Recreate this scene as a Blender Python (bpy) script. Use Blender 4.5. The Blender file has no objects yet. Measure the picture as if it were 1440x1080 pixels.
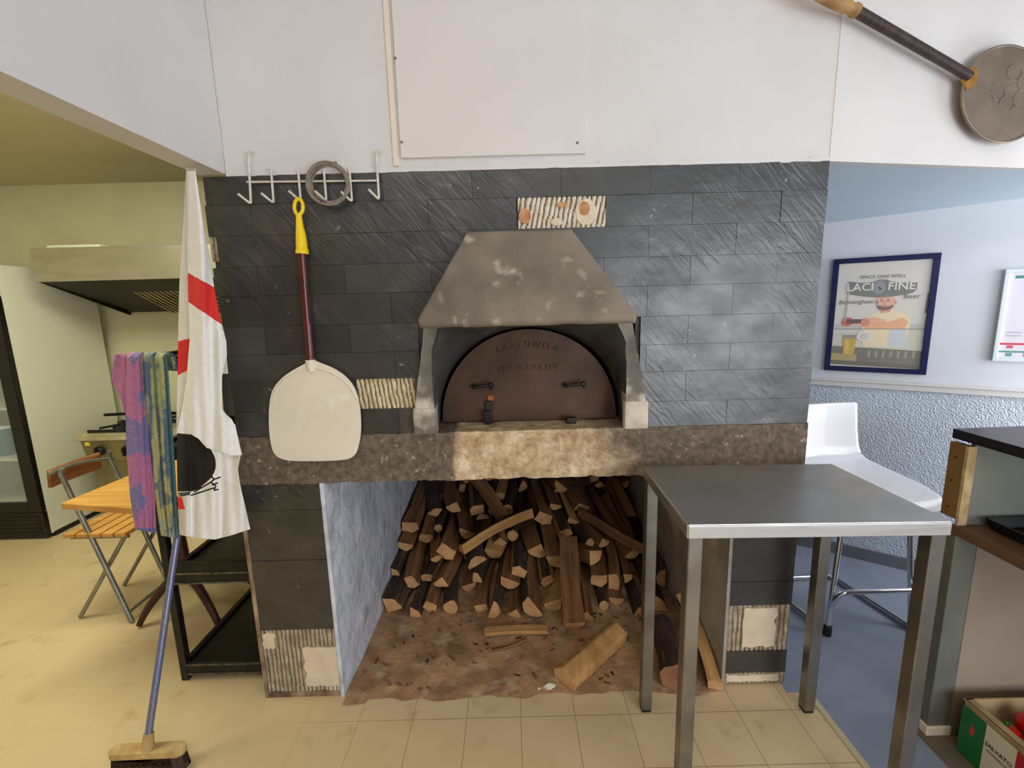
import bpy, bmesh, math, random
from mathutils import Vector, Matrix, noise
C = bpy.context.scene.collection
PI = math.pi
rnd = random.Random(7)

# ------------------------------------------------------------------ camera model
F_PX, PITCH, YAW, ROLL, EYE = 643.0, 0.171, 0.0006, -0.0259, 1.5
_cy, _sy, _cp, _sp, _cr, _sr = math.cos(YAW), math.sin(YAW), math.cos(PITCH), math.sin(PITCH), math.cos(ROLL), math.sin(ROLL)
FWD = Vector((_sy*_cp, _cy*_cp, -_sp)); _R0 = Vector((_cy, -_sy, 0)); _U0 = _R0.cross(FWD)
RGT = _cr*_R0 + _sr*_U0; UPV = -_sr*_R0 + _cr*_U0
EYEV = Vector((0, 0, EYE))
def onplane(px, py, n, p):
    v = FWD*F_PX + RGT*(px-720) + UPV*(540-py)
    n = Vector(n); t = n.dot(Vector(p)-EYEV)/n.dot(v)
    return EYEV + v*t
def at(px, py, Y): return onplane(px, py, (0,1,0), (0,Y,0))
def atz(px, py, z=0): return onplane(px, py, (0,0,1), (0,0,z))
def atx(px, py, x): return onplane(px, py, (1,0,0), (x,0,0))

cam = bpy.data.cameras.new('camera'); cam.sensor_width = 36; cam.lens = F_PX/1440*36; cam.clip_start = 0.02
co = bpy.data.objects.new('camera', cam); C.objects.link(co)
M3 = Matrix((RGT, UPV, -FWD)).transposed()
co.matrix_world = Matrix.Translation(EYEV) @ M3.to_4x4()
bpy.context.scene.camera = co

# ------------------------------------------------------------------ materials
def lin(c):
    return tuple((x/255/12.92 if x/255 <= .04045 else ((x/255+.055)/1.055)**2.4) for x in c)
MATS = {}
def mat(name, c1, c2=None, scale=8, detail=5, rough=.6, rough2=None, metal=0, bump=0, bscale=None, stretch=(1,1,1), lo=.35, hi=.65,
        c3=None, s3=3, lo3=.55, hi3=.7, spec=.5, attr=False, coat=0, trans=0, ior=1.45, alpha=1, bdist=.01):
    m = bpy.data.materials.new(name); m.use_nodes = True; nt = m.node_tree; N = nt.nodes; L = nt.links
    b = N['Principled BSDF']; b.inputs['Roughness'].default_value = rough; b.inputs['Metallic'].default_value = metal
    b.inputs['Specular IOR Level'].default_value = spec; b.inputs['Coat Weight'].default_value = coat
    b.inputs['Transmission Weight'].default_value = trans; b.inputs['IOR'].default_value = ior; b.inputs['Alpha'].default_value = alpha
    col = lin(c1)+(1,)
    b.inputs['Base Color'].default_value = col
    tc = N.new('ShaderNodeTexCoord'); mp = N.new('ShaderNodeMapping'); mp.inputs['Scale'].default_value = stretch
    L.new(tc.outputs['Object'], mp.inputs['Vector'])
    def nz(s, d=detail):
        n = N.new('ShaderNodeTexNoise'); n.inputs['Scale'].default_value = s; n.inputs['Detail'].default_value = d
        L.new(mp.outputs['Vector'], n.inputs['Vector']); return n
    def ramp(src, lo, hi):
        r = N.new('ShaderNodeMapRange'); r.inputs['From Min'].default_value = lo; r.inputs['From Max'].default_value = hi
        L.new(src, r.inputs['Value']); return r.outputs['Result']
    def mix(f, a, bb, typ='MIX'):
        x = N.new('ShaderNodeMix'); x.data_type = 'RGBA'; x.blend_type = typ
        if hasattr(f, 'links') or hasattr(f, 'is_linked'): L.new(f, x.inputs[0])
        else: x.inputs[0].default_value = f
        for s, v in ((6, a), (7, bb)):
            if isinstance(v, tuple): x.inputs[s].default_value = v
            else: L.new(v, x.inputs[s])
        return x.outputs[2]
    out = None
    if c2:
        n = nz(scale); f = ramp(n.outputs['Fac'], lo, hi); out = mix(f, col, lin(c2)+(1,))
        if rough2 is not None:
            rr = N.new('ShaderNodeMapRange'); rr.inputs['To Min'].default_value = rough; rr.inputs['To Max'].default_value = rough2
            L.new(f, rr.inputs['Value']); L.new(rr.outputs['Result'], b.inputs['Roughness'])
    if c3:
        n3 = nz(s3); f3 = ramp(n3.outputs['Fac'], lo3, hi3); out = mix(f3, out if out else col, lin(c3)+(1,))
    if attr:
        a = N.new('ShaderNodeVertexColor'); a.layer_name = 'Col'
        out = mix(1.0, a.outputs['Color'], out if out else (1,1,1,1), 'MULTIPLY')
    if out is not None: L.new(out, b.inputs['Base Color'])
    if bump:
        nb = nz(bscale or scale*3, 6); bp = N.new('ShaderNodeBump'); bp.inputs['Strength'].default_value = bump; bp.inputs['Distance'].default_value = bdist
        L.new(nb.outputs['Fac'], bp.inputs['Height']); L.new(bp.outputs['Normal'], b.inputs['Normal'])
    m['n'] = name; MATS[name] = m
    return m
def nodes(m): return m.node_tree.nodes, m.node_tree.links, m.node_tree.nodes['Principled BSDF']

white_paint = mat('white_paint', (222,219,216), (216,212,209), scale=3, rough=.55, bump=.08, bscale=40)
cream_paint = mat('cream_paint', (226,219,188), (218,211,180), scale=3, rough=.6)
kitchen_ceil = mat('kitchen_ceiling_paint', (216,208,176), (208,200,168), scale=2, rough=.7)
blue_paint = mat('blue_ceiling_paint', (196,212,226), (190,207,222), scale=3, rough=.6)
alcove_paint = mat('alcove_paint', (214,216,222), (208,210,216), scale=3, rough=.6)
slate = mat('slate', (255,255,255), (190,195,198), scale=7, detail=8, rough=.27, rough2=.40, bump=.5, bscale=16, bdist=.0022, stretch=(1,1,1.6), attr=True,
            c3=(255,255,250), s3=30, lo3=.68, hi3=.75, spec=.95)
N, L, b = nodes(slate)
tc = N.new('ShaderNodeTexCoord'); mp = N.new('ShaderNodeMapping'); mp.inputs['Scale'].default_value = (3.5,1,19)
mr_ = N.new('ShaderNodeMapping'); mr_.inputs['Rotation'].default_value = (0,-.85,0); L.new(tc.outputs['Object'], mr_.inputs[0]); L.new(mr_.outputs[0], mp.inputs[0])
n2 = N.new('ShaderNodeTexNoise'); n2.inputs['Scale'].default_value = 2.4; n2.inputs['Detail'].default_value = 7; n2.inputs['Distortion'].default_value = 1.1; L.new(mp.outputs[0], n2.inputs['Vector'])
mr = N.new('ShaderNodeMapRange'); mr.inputs[1].default_value = .38; mr.inputs[2].default_value = .68; mr.inputs[3].default_value = .72; mr.inputs[4].default_value = 1.55; L.new(n2.outputs['Fac'], mr.inputs[0])
old = b.inputs['Base Color'].links[0].from_socket
mx = N.new('ShaderNodeMix'); mx.data_type = 'RGBA'; mx.blend_type = 'MULTIPLY'; mx.inputs[0].default_value = 1; L.new(old, mx.inputs[6]); L.new(mr.outputs[0], mx.inputs[7])
def _n(sc_, d_, lo_, hi_):
    q_ = N.new('ShaderNodeTexNoise'); q_.inputs['Scale'].default_value = sc_; q_.inputs['Detail'].default_value = d_; L.new(tc.outputs['Object'], q_.inputs['Vector'])
    r_ = N.new('ShaderNodeMapRange'); r_.inputs[1].default_value = lo_; r_.inputs[2].default_value = hi_; L.new(q_.outputs['Fac'], r_.inputs[0]); return r_.outputs[0]
mk = _n(2.6, 2, .42, .62); sp = _n(48, 9, .66, .74); sm_ = _n(3.3, 3, .48, .62)
cm = N.new('ShaderNodeMath'); cm.operation = 'MULTIPLY'; L.new(sp, cm.inputs[0]); L.new(sm_, cm.inputs[1])
cm2 = N.new('ShaderNodeMath'); cm2.operation = 'MULTIPLY'; cm2.inputs[1].default_value = .7; L.new(cm.outputs[0], cm2.inputs[0])
m2 = N.new('ShaderNodeMix'); m2.data_type = 'RGBA'; L.new(cm2.outputs[0], m2.inputs[0]); L.new(mx.outputs[2], m2.inputs[6]); m2.inputs[7].default_value = lin((172,166,154))+(1,)
L.new(m2.outputs[2], b.inputs['Base Color'])
mx.inputs[0].default_value = .8; L.new(mk, mx.inputs[0])
bp0 = b.inputs['Normal'].links[0].from_node
bp = N.new('ShaderNodeBump'); bp.inputs['Strength'].default_value = .6; bp.inputs['Distance'].default_value = .004; L.new(n2.outputs['Fac'], bp.inputs['Height']); L.new(bp0.outputs[0], bp.inputs['Normal']); L.new(bp.outputs[0], b.inputs['Normal'])
ml = N.new('ShaderNodeMath'); ml.operation = 'MULTIPLY_ADD'; ml.inputs[1].default_value = .6; ml.inputs[2].default_value = .08; L.new(mk, ml.inputs[0]); L.new(ml.outputs[0], bp.inputs['Strength'])
mortar = mat('dark_mortar', (64,62,58), (84,82,76), scale=20, rough=.9)
adhesive = mat('adhesive', (186,172,150), (150,136,114), scale=26, rough=.85, bump=.4, c3=(214,206,192), s3=9)
adhesive_pale = mat('adhesive_pale', (228,214,180), (196,176,138), scale=30, rough=.85, bump=.4)
adhesive_rust = mat('adhesive_rust', (232,224,208), (206,192,168), scale=24, rough=.85, bump=.4)
plaster = mat('plaster', (230,212,186), (216,198,172), scale=14, rough=.9, bump=.3)
trough = mat('adhesive_trough', (140,116,86), (112,92,68), scale=26, rough=.9)
knot = mat('rust_spot', (176,112,66), (206,160,116), scale=30, rough=.85)
brown_edge = mat('brown_edge', (96,72,54), (176,150,120), scale=18, rough=.9, bump=.4, stretch=(1,1,.5))
jamb_white = mat('jamb_whitewash', (218,222,232), (190,196,210), scale=7, detail=8, rough=.75, bump=.9, bscale=14, bdist=.02, c3=(168,168,172), s3=9, lo3=.56, hi3=.74)
jamb_grey = mat('jamb_render', (176,168,156), (150,142,130), scale=7, rough=.9, bump=.5, c3=(206,196,180), s3=5)
brick_dark = mat('sooty_block', (58,50,44), (84,72,60), scale=8, rough=.95, bump=.5)
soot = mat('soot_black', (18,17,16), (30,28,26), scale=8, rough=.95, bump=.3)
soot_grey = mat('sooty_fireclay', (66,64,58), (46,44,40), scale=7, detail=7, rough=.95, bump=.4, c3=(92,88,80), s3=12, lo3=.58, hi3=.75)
hood_mat = mat('sooty_render', (142,131,114), (108,99,86), scale=5, detail=7, rough=.8, bump=.35, bscale=30, c3=(178,168,148), s3=13, lo3=.6, hi3=.72)
surround_mat = mat('fireclay', (150,142,128), (92,88,80), scale=6, detail=7, rough=.9, bump=.5, c3=(206,196,178), s3=9, lo3=.55, hi3=.68)
foot_mat = mat('pale_fireclay', (218,208,190), (186,172,150), scale=12, rough=.9, bump=.5)
rust_steel = mat('rusted_steel', (88,62,47), (68,53,44), scale=5, detail=6, rough=.5, rough2=.65, metal=.35, bump=.12, bscale=30, c3=(98,70,56), s3=4, lo3=.5, hi3=.75)
dark_steel = mat('dark_steel', (46,42,40), (66,60,54), scale=20, rough=.5, metal=.7)
rust_orange = mat('rust_orange', (186,112,60), (140,84,48), scale=40, rough=.8)
steel = mat('brushed_steel', (206,205,200), (184,183,178), scale=5, rough=.3, rough2=.42, metal=.92, stretch=(1,1,6), bump=.03, bscale=9)
leg_steel = mat('dull_steel', (146,142,134), (112,108,100), scale=7, rough=.32, rough2=.46, metal=.88)
chrome = mat('chrome', (226,228,232), rough=.08, metal=1)
white_plastic = mat('white_plastic', (240,240,244), rough=.3, coat=.2)
white_wire = mat('white_wire', (232,226,214), (210,200,184), scale=40, rough=.45)
cable_mat = mat('cable', (152,140,126), (126,114,102), scale=60, rough=.6)
yellow_plastic = mat('yellow_plastic', (250,214,16), rough=.35)
maroon = mat('maroon_tube', (98,26,24), (80,20,20), scale=20, rough=.25, coat=.4)
alu_white = mat('floured_aluminium', (240,231,210), (230,220,198), scale=6, rough=.5, metal=.05, c3=(246,240,226), s3=12)
old_copper = mat('tarnished_metal', (150,134,116), (126,112,98), scale=9, rough=.4, rough2=.55, metal=.6, bump=.15, bscale=30)
copper = mat('copper', (206,146,72), (178,118,54), scale=30, rough=.35, metal=.7)
dark_wood = mat('dark_wood', (70,50,46), (48,34,34), scale=20, rough=.5, stretch=(4,1,1))
light_wood = mat('turned_wood', (186,146,92), (150,112,66), scale=24, rough=.55)
navy = mat('navy_frame', (20,28,80), (17,24,68), scale=20, rough=.35)
white_frame = mat('white_frame', (222,230,234), rough=.35)
printed = mat('printed', (255,255,255), attr=True, rough=.35)
cloth = mat('cloth', (255,255,255), (248,247,245), scale=60, attr=True, rough=.9)
towel_m = mat('terry', (255,255,255), (226,226,226), scale=160, attr=True, rough=.95, bump=.6, bscale=320)
black_metal = mat('black_metal', (26,25,23), (38,36,32), scale=14, rough=.4, metal=.3)
black_rubber = mat('black_rubber', (18,18,18), rough=.6)
shelf_edge = mat('worn_edge', (120,112,96), (60,56,48), scale=30, rough=.5, metal=.4)
hood_steel = mat('hood_steel', (206,201,184), (186,181,164), scale=3, rough=.28, rough2=.38, metal=.85, stretch=(1,1,5))
filter_m = mat('filter_steel', (190,180,140), (150,140,106), scale=8, rough=.4, metal=.7)
hood_dark = mat('hood_inside', (40,38,28), (30,28,22), scale=8, rough=.5, metal=.5)
fridge_white = mat('fridge_white', (226,224,204), rough=.4)
fridge_black = mat('fridge_black', (20,20,22), rough=.3)
glass_m = mat('glass', (235,245,245), rough=.03, alpha=.12)
range_steel = mat('range_steel', (150,142,110), (126,118,90), scale=6, rough=.35, metal=.7)
range_rim = mat('range_rim', (214,206,176), (180,170,140), scale=14, rough=.35, metal=.5)
yellow_sticker = mat('yellow_sticker', (230,210,60), rough=.5)
orange_wood = mat('varnished_wood', (150,90,44), (124,70,32), scale=10, rough=.4, stretch=(1,.3,6))
table_wood = mat('table_wood', (214,160,84), (190,134,62), scale=8, rough=.4, stretch=(.4,5,1))
grey_tube = mat('grey_tube', (150,148,138), (126,124,116), scale=12, rough=.35, metal=.6)
red_wood = mat('red_brown_wood', (78,38,30), (58,28,24), scale=12, rough=.45)
broom_blue = mat('broom_handle', (112,116,150), (136,136,158), scale=22, rough=.3, metal=.4, stretch=(8,8,.6), c3=(70,116,186), s3=2, lo3=.6, hi3=.8)
broom_wood = mat('broom_wood', (206,176,120), (176,140,90), scale=20, rough=.7)
bristle_m = mat('bristles', (92,66,52), (66,56,54), scale=60, rough=.95, stretch=(1,1,.15), bump=.6, bscale=120)
counter_black = mat('black_laminate', (26,26,32), (34,34,40), scale=60, rough=.3)
ply_grey = mat('painted_board', (130,132,122), (120,122,112), scale=5, rough=.6)
taupe_board = mat('taupe_board', (152,136,120), (140,124,108), scale=3, rough=.6)
post_green = mat('grey_green_post', (112,114,104), (98,100,90), scale=5, rough=.5)
stud_wood = mat('stud_wood', (150,112,62), (124,90,48), scale=9, rough=.7, stretch=(1,1,.2))
ply_edge = mat('ply_edge', (214,186,140), (180,148,104), scale=24, rough=.8)
shelf_wood = mat('shelf_wood', (116,84,56), (90,64,42), scale=7, rough=.55, stretch=(4,.4,1))
card_brown = mat('cardboard', (176,148,108), (156,130,92), scale=20, rough=.9)
tomato_m = mat('tomato_skin', (196,22,20), (170,14,14), scale=10, rough=.18, coat=.4)
leaf_m = mat('tomato_calyx', (50,92,30), rough=.6)
bark_m = mat('bark', (74,56,44), (48,36,30), scale=18, rough=.95, bump=.9, bscale=40, stretch=(2,.3,2), c3=(108,88,70), s3=14)
split_m = mat('split_wood', (154,110,68), (114,76,46), scale=14, rough=.85, bump=.5, bscale=40, stretch=(3,.25,3), c3=(112,72,42), s3=5)
end_m = mat('cut_wood', (212,166,114), (188,138,88), scale=16, rough=.85, bump=.2, c3=(190,130,84), s3=7)
split_pale = mat('split_wood_pale', (206,160,98), (178,128,72), scale=12, rough=.85, bump=.5, bscale=40, stretch=(3,.25,3))
dirt_m = mat('sawdust_dirt', (196,154,112), (142,108,78), scale=7, detail=9, rough=.97, bump=.6, bscale=40, c3=(206,178,142), s3=11, lo3=.52, hi3=.72)
paper_m = mat('scrap_paper', (236,226,206), rough=.8)
screw_m = mat('screw', (130,122,112), rough=.4, metal=.6)
blue_floor = mat('blue_vinyl', (146,154,170), (132,141,158), scale=3, rough=.28, rough2=.4)
edge_strip = mat('edge_strip', (196,180,142), rough=.5)
blue_plastic = mat('blue_plastic', (70,110,130), rough=.3)
yellow_card = mat('yellow_carton', (208,196,70), rough=.5)
lacquer_board = mat('board_white', (226,220,215), (220,214,209), scale=3, rough=.5)

# textured wallpaper (embossed) on the alcove dado
wallpaper = mat('embossed_paper', (206,216,226), (198,208,220), scale=3, rough=.6)
N, L, b = nodes(wallpaper)
tc = N.new('ShaderNodeTexCoord'); mp = N.new('ShaderNodeMapping'); mp.inputs['Scale'].default_value = (1,1,1); mp.inputs['Rotation'].default_value = (0,.7,0)
L.new(tc.outputs['Object'], mp.inputs[0])
vv = N.new('ShaderNodeTexWave'); vv.inputs['Scale'].default_value = 20; vv.inputs['Distortion'].default_value = 14; vv.inputs['Detail'].default_value = 3; vv.inputs['Detail Scale'].default_value = 2.2
L.new(mp.outputs[0], vv.inputs['Vector'])
bp = N.new('ShaderNodeBump'); bp.inputs['Strength'].default_value = .5; bp.inputs['Distance'].default_value = .008
L.new(vv.outputs['Fac'], bp.inputs['Height']); L.new(bp.outputs['Normal'], b.inputs['Normal'])

# beige tiled floor: 200 mm tiles with thin darker joints
floor_m = mat('beige_tiles', (220,196,154), (212,187,145), scale=3, rough=.38, rough2=.5, c3=(186,162,118), s3=9, lo3=.6, hi3=.8)
N, L, b = nodes(floor_m)
base_src = b.inputs['Base Color'].links[0].from_socket
tc = N.new('ShaderNodeTexCoord'); mp = N.new('ShaderNodeMapping'); mp.inputs['Location'].default_value = (.198,-.055+.2,0)
L.new(tc.outputs['Object'], mp.inputs[0])
br = N.new('ShaderNodeTexBrick'); br.offset = 0; br.inputs['Scale'].default_value = 1; br.inputs['Mortar Size'].default_value = .0016
br.inputs['Brick Width'].default_value = .2; br.inputs['Row Height'].default_value = .2; br.inputs['Mortar Smooth'].default_value = .1
L.new(mp.outputs[0], br.inputs['Vector'])
mx = N.new('ShaderNodeMix'); mx.data_type = 'RGBA'; L.new(base_src, mx.inputs[6]); mx.inputs[7].default_value = lin((140,116,80))+(1,)
sx = N.new('ShaderNodeSeparateXYZ'); L.new(tc.outputs['Object'], sx.inputs[0])
mr = N.new('ShaderNodeMapRange'); mr.inputs['From Min'].default_value = -.95; mr.inputs['From Max'].default_value = -.3; mr.inputs['To Min'].default_value = .12; mr.inputs['To Max'].default_value = .75
L.new(sx.outputs[0], mr.inputs[0])
mu = N.new('ShaderNodeMath'); mu.operation = 'MULTIPLY'; L.new(br.outputs['Fac'], mu.inputs[0]); L.new(mr.outputs[0], mu.inputs[1])
L.new(mu.outputs[0], mx.inputs[0]); L.new(mx.outputs[2], b.inputs['Base Color'])

# concrete hearth slab: brown-grey speckle, cream broken render in the middle
slab_m = mat('hearth_concrete', (122,108,92), (92,80,68), scale=45, detail=8, rough=.9, bump=.6, bscale=60, c3=(168,152,130), s3=40, lo3=.62, hi3=.7)
N, L, b = nodes(slab_m)
base_src = b.inputs['Base Color'].links[0].from_socket
tc = N.new('ShaderNodeTexCoord'); sx = N.new('ShaderNodeSeparateXYZ'); L.new(tc.outputs['Object'], sx.inputs[0])
nz = N.new('ShaderNodeTexNoise'); nz.inputs['Scale'].default_value = 9; nz.inputs['Detail'].default_value = 6; L.new(tc.outputs['Object'], nz.inputs['Vector'])
def mrange(src, a, bb, c=0, d=1):
    m = N.new('ShaderNodeMapRange'); m.inputs[1].default_value = a; m.inputs[2].default_value = bb; m.inputs[3].default_value = c; m.inputs[4].default_value = d
    L.new(src, m.inputs[0]); return m.outputs[0]
def mth(op, a, bb):
    m = N.new('ShaderNodeMath'); m.operation = op; m.use_clamp = False
    for i, v in enumerate((a, bb)):
        if isinstance(v, (int, float)): m.inputs[i].default_value = v
        else: L.new(v, m.inputs[i])
    return m.outputs[0]
lx = mrange(mth('ADD', sx.outputs[0], mth('MULTIPLY', nz.outputs['Fac'], .05)), -.258, -.245); rx = mrange(sx.outputs[0], .42, .02, 0, 1)
mask = mth('MULTIPLY', lx, mrange(mth('ADD', rx, mth('MULTIPLY', nz.outputs['Fac'], .9)), .62, .95))
nz2 = N.new('ShaderNodeTexNoise'); nz2.inputs['Scale'].default_value = 11; nz2.inputs['Detail'].default_value = 12; nz2.inputs['Roughness'].default_value = .8; nz2.inputs['Distortion'].default_value = .15; L.new(tc.outputs['Object'], nz2.inputs['Vector'])
cr = N.new('ShaderNodeValToRGB'); L.new(nz2.outputs['Fac'], cr.inputs[0])
cr.color_ramp.elements[0].position = .36; cr.color_ramp.elements[0].color = lin((146,114,82))+(1,)
cr.color_ramp.elements[1].position = .62; cr.color_ramp.elements[1].color = lin((230,212,182))+(1,)
e = cr.color_ramp.elements.new(.5); e.color = lin((192,166,130))+(1,)
mx = N.new('ShaderNodeMix'); mx.data_type = 'RGBA'; L.new(mask, mx.inputs[0]); L.new(base_src, mx.inputs[6]); L.new(cr.outputs[0], mx.inputs[7])
L.new(mx.outputs[2], b.inputs['Base Color'])

# ------------------------------------------------------------------ mesh builder
class MB:
    def __init__(s): s.v = []; s.f = []; s.m = []; s.c = []; s.sm = []
    def add(s, vs, fs, m=0, c=None, smooth=False):
        o = len(s.v); s.v += [Vector(v) for v in vs]
        for f in fs:
            s.f.append([i+o for i in f]); s.m.append(m); s.c.append(c); s.sm.append(smooth)
        return s
    def hexa(s, p, m=0, c=None):   # p: 4 bottom ccw, 4 top ccw
        return s.add(p, [(3,2,1,0),(4,5,6,7),(0,1,5,4),(1,2,6,5),(2,3,7,6),(3,0,4,7)], m, c)
    def box(s, x0, x1, y0, y1, z0, z1, m=0, c=None):
        return s.hexa([(x0,y0,z0),(x1,y0,z0),(x1,y1,z0),(x0,y1,z0),(x0,y0,z1),(x1,y0,z1),(x1,y1,z1),(x0,y1,z1)], m, c)
    def tube(s, path, r, n=10, m=0, caps=True, closed=False, c=None):
        P = [Vector(p) for p in path]; k = len(P); rs = r if isinstance(r, (list, tuple)) else [r]*k
        T = []
        for i in range(k):
            if closed: t = P[(i+1) % k]-P[i-1]
            else: t = P[min(i+1, k-1)]-P[max(i-1, 0)]
            T.append(t.normalized())
        u = T[0].orthogonal().normalized(); vs = []
        for i in range(k):
            u = (u - T[i]*u.dot(T[i])).normalized(); w = T[i].cross(u)
            for j in range(n):
                a = 2*PI*j/n; vs.append(P[i]+(u*math.cos(a)+w*math.sin(a))*rs[i])
        fs = []
        for i in range(k if closed else k-1):
            i2 = (i+1) % k
            for j in range(n): fs.append((i*n+j, i*n+(j+1) % n, i2*n+(j+1) % n, i2*n+j))
        s.add(vs, fs, m, c, True)
        if caps and not closed: s.add(vs[:n][::-1], [range(n)], m, c); s.add(vs[-n:], [range(n)], m, c)
        return s
    def bar(s, a, b, w, h=None, m=0, up=(0,0,1)):   # square bar from a to b
        a = Vector(a); b = Vector(b); h = h or w; t = (b-a).normalized(); up = Vector(up)
        if abs(t.dot(up)) > .99: up = Vector((0,1,0))
        x = t.cross(up).normalized()*w/2; y = x.cross(t).normalized()*h/2
        return s.hexa([a-x-y, a+x-y, a+x+y, a-x+y, b-x-y, b+x-y, b+x+y, b-x+y], m)
    def prism(s, poly, fn, d0, d1, m=0, ms=None, c=None):   # poly 2D ccw ; fn(u,v,d)->point
        n = len(poly); a = [fn(u, v, d0) for u, v in poly]; bb = [fn(u, v, d1) for u, v in poly]
        s.add(a+bb, [tuple(range(n))[::-1], tuple(range(n, 2*n))], m, c)
        o = a+bb
        return s.add(o, [(i, (i+1) % n, n+(i+1) % n, n+i) for i in range(n)], m if ms is None else ms, c)
    def lathe(s, prof, o=(0,0,0), ax=(0,0,1), n=20, m=0):
        o = Vector(o); ax = Vector(ax).normalized(); u = ax.orthogonal().normalized(); w = ax.cross(u); vs = []
        for r, z in prof:
            for j in range(n): vs.append(o+ax*z+(u*math.cos(2*PI*j/n)+w*math.sin(2*PI*j/n))*r)
        fs = [(i*n+j, i*n+(j+1) % n, (i+1)*n+(j+1) % n, (i+1)*n+j) for i in range(len(prof)-1) for j in range(n)]
        s.add(vs, fs, m, None, True)
        if prof[0][0] > 1e-5: s.add(vs[:n][::-1], [range(n)], m)
        if prof[-1][0] > 1e-5: s.add(vs[-n:], [range(n)], m)
        return s
    def grid(s, fn, nu, nv, m=0, cfn=None, smooth=True):
        vs = [fn(i/nu, j/nv) for j in range(nv+1) for i in range(nu+1)]; o = len(s.v); s.v += [Vector(v) for v in vs]
        for j in range(nv):
            for i in range(nu):
                a = o+j*(nu+1)+i; s.f.append([a, a+1, a+nu+2, a+nu+1]); s.m.append(m(( i+.5)/nu, (j+.5)/nv) if callable(m) else m)
                s.c.append(cfn((i+.5)/nu, (j+.5)/nv) if cfn else None); s.sm.append(smooth)
        return s
    def build(s, name, mats, parent=None, origin=None, bevel=0, solid=0, subsurf=0, seg=2, weld=False):
        if not isinstance(mats, (list, tuple)): mats = [mats]
        me = bpy.data.meshes.new(name)
        if parent is not None:
            p = parent; base = Vector((0,0,0))
            off = Vector(parent.get('_base', (0,0,0)))
        else: off = Vector(origin) if origin else Vector((0,0,0))
        me.from_pydata([v-off for v in s.v], [], s.f)
        for mm in mats: me.materials.append(mm)
        for i, pg in enumerate(me.polygons): pg.material_index = s.m[i]; pg.use_smooth = s.sm[i]
        if any(c is not None for c in s.c):
            at_ = me.color_attributes.new('Col', 'FLOAT_COLOR', 'CORNER')
            for i, pg in enumerate(me.polygons):
                c = s.c[i] or (1,1,1)
                for li in pg.loop_indices: at_.data[li].color = (c[0], c[1], c[2], 1)
        me.update()
        bm = bmesh.new(); bm.from_mesh(me)
        if weld: bmesh.ops.remove_doubles(bm, verts=bm.verts, dist=1e-5)
        bmesh.ops.recalc_face_normals(bm, faces=bm.faces); bm.to_mesh(me); bm.free()
        o = bpy.data.objects.new(name, me); C.objects.link(o)
        if parent is not None: o.parent = parent; o['_base'] = tuple(off); o.location = (0,0,0)
        else: o.location = off; o['_base'] = tuple(off)
        if solid: md = o.modifiers.new('solid', 'SOLIDIFY'); md.thickness = solid; md.offset = 0
        if bevel: md = o.modifiers.new('bevel', 'BEVEL'); md.width = bevel; md.segments = seg; md.limit_method = 'ANGLE'; md.angle_limit = .6
        if subsurf: md = o.modifiers.new('sub', 'SUBSURF'); md.levels = subsurf; md.render_levels = subsurf
        return o

def tag(o, label, cat, group=None, kind=None):
    o['label'] = label; o['category'] = cat
    if group: o['group'] = group
    if kind: o['kind'] = kind
    return o
def thing(name, loc, label, cat, group=None):
    o = bpy.data.objects.new(name, None); C.objects.link(o); o.location = loc; o['_base'] = tuple(loc); o.empty_display_size = .1
    return tag(o, label, cat, group)
def struct(name, mb, mats, label=None, cat=None, parent=None, **k):
    o = mb.build(name, mats, parent, **k)
    if parent is None:
        o['kind'] = 'structure'
        if label: o['label'] = label; o['category'] = cat
    return o
def text_mesh(txt, size, mapfn, depth, m, name, parent, arc=None, bold=False, c=None):
    cu = bpy.data.curves.new('t', 'FONT'); cu.body = txt; cu.size = size; cu.align_x = 'CENTER'; cu.align_y = 'CENTER'; cu.extrude = depth/2; cu.resolution_u = 2
    if bold: cu.offset = size*.015
    o = bpy.data.objects.new('t', cu); C.objects.link(o)
    dg = bpy.context.evaluated_depsgraph_get(); me0 = bpy.data.meshes.new_from_object(o.evaluated_get(dg))
    vs = [mapfn(v.co.x, v.co.y, v.co.z) for v in me0.vertices]; fs = [tuple(p.vertices) for p in me0.polygons]
    bpy.data.objects.remove(o); bpy.data.curves.remove(cu); bpy.data.meshes.remove(me0)
    mb = MB(); mb.add(vs, fs, 0, c)
    return mb.build(name, m, parent) if name else mb

def arcpath(p0, p1, p2, n=8):   # quadratic bezier
    p0, p1, p2 = Vector(p0), Vector(p1), Vector(p2)
    return [p0*(1-t)**2+p1*2*t*(1-t)+p2*t*t for t in [i/n for i in range(n+1)]]
def rounded(path, r, n=6):
    P = [Vector(p) for p in path]; out = [P[0]]
    for i in range(1, len(P)-1):
        a = P[i]+(P[i-1]-P[i]).normalized()*min(r, (P[i-1]-P[i]).length*.49); bq = P[i]+(P[i+1]-P[i]).normalized()*min(r, (P[i+1]-P[i]).length*.49)
        out += arcpath(a, P[i], bq, n)
    return out+[P[-1]]
def nzv(x, y=0, z=0): return noise.noise(Vector((x, y, z)))

D = 1.57                       # plane of the tiled wall
XL, XR = -.985, 1.045          # its ends
ZT, ZS0, ZS1 = 1.932, .885, 1.062   # tile top, slab underside, slab top
JX0, JX1 = -.695, .795         # log bay

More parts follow.
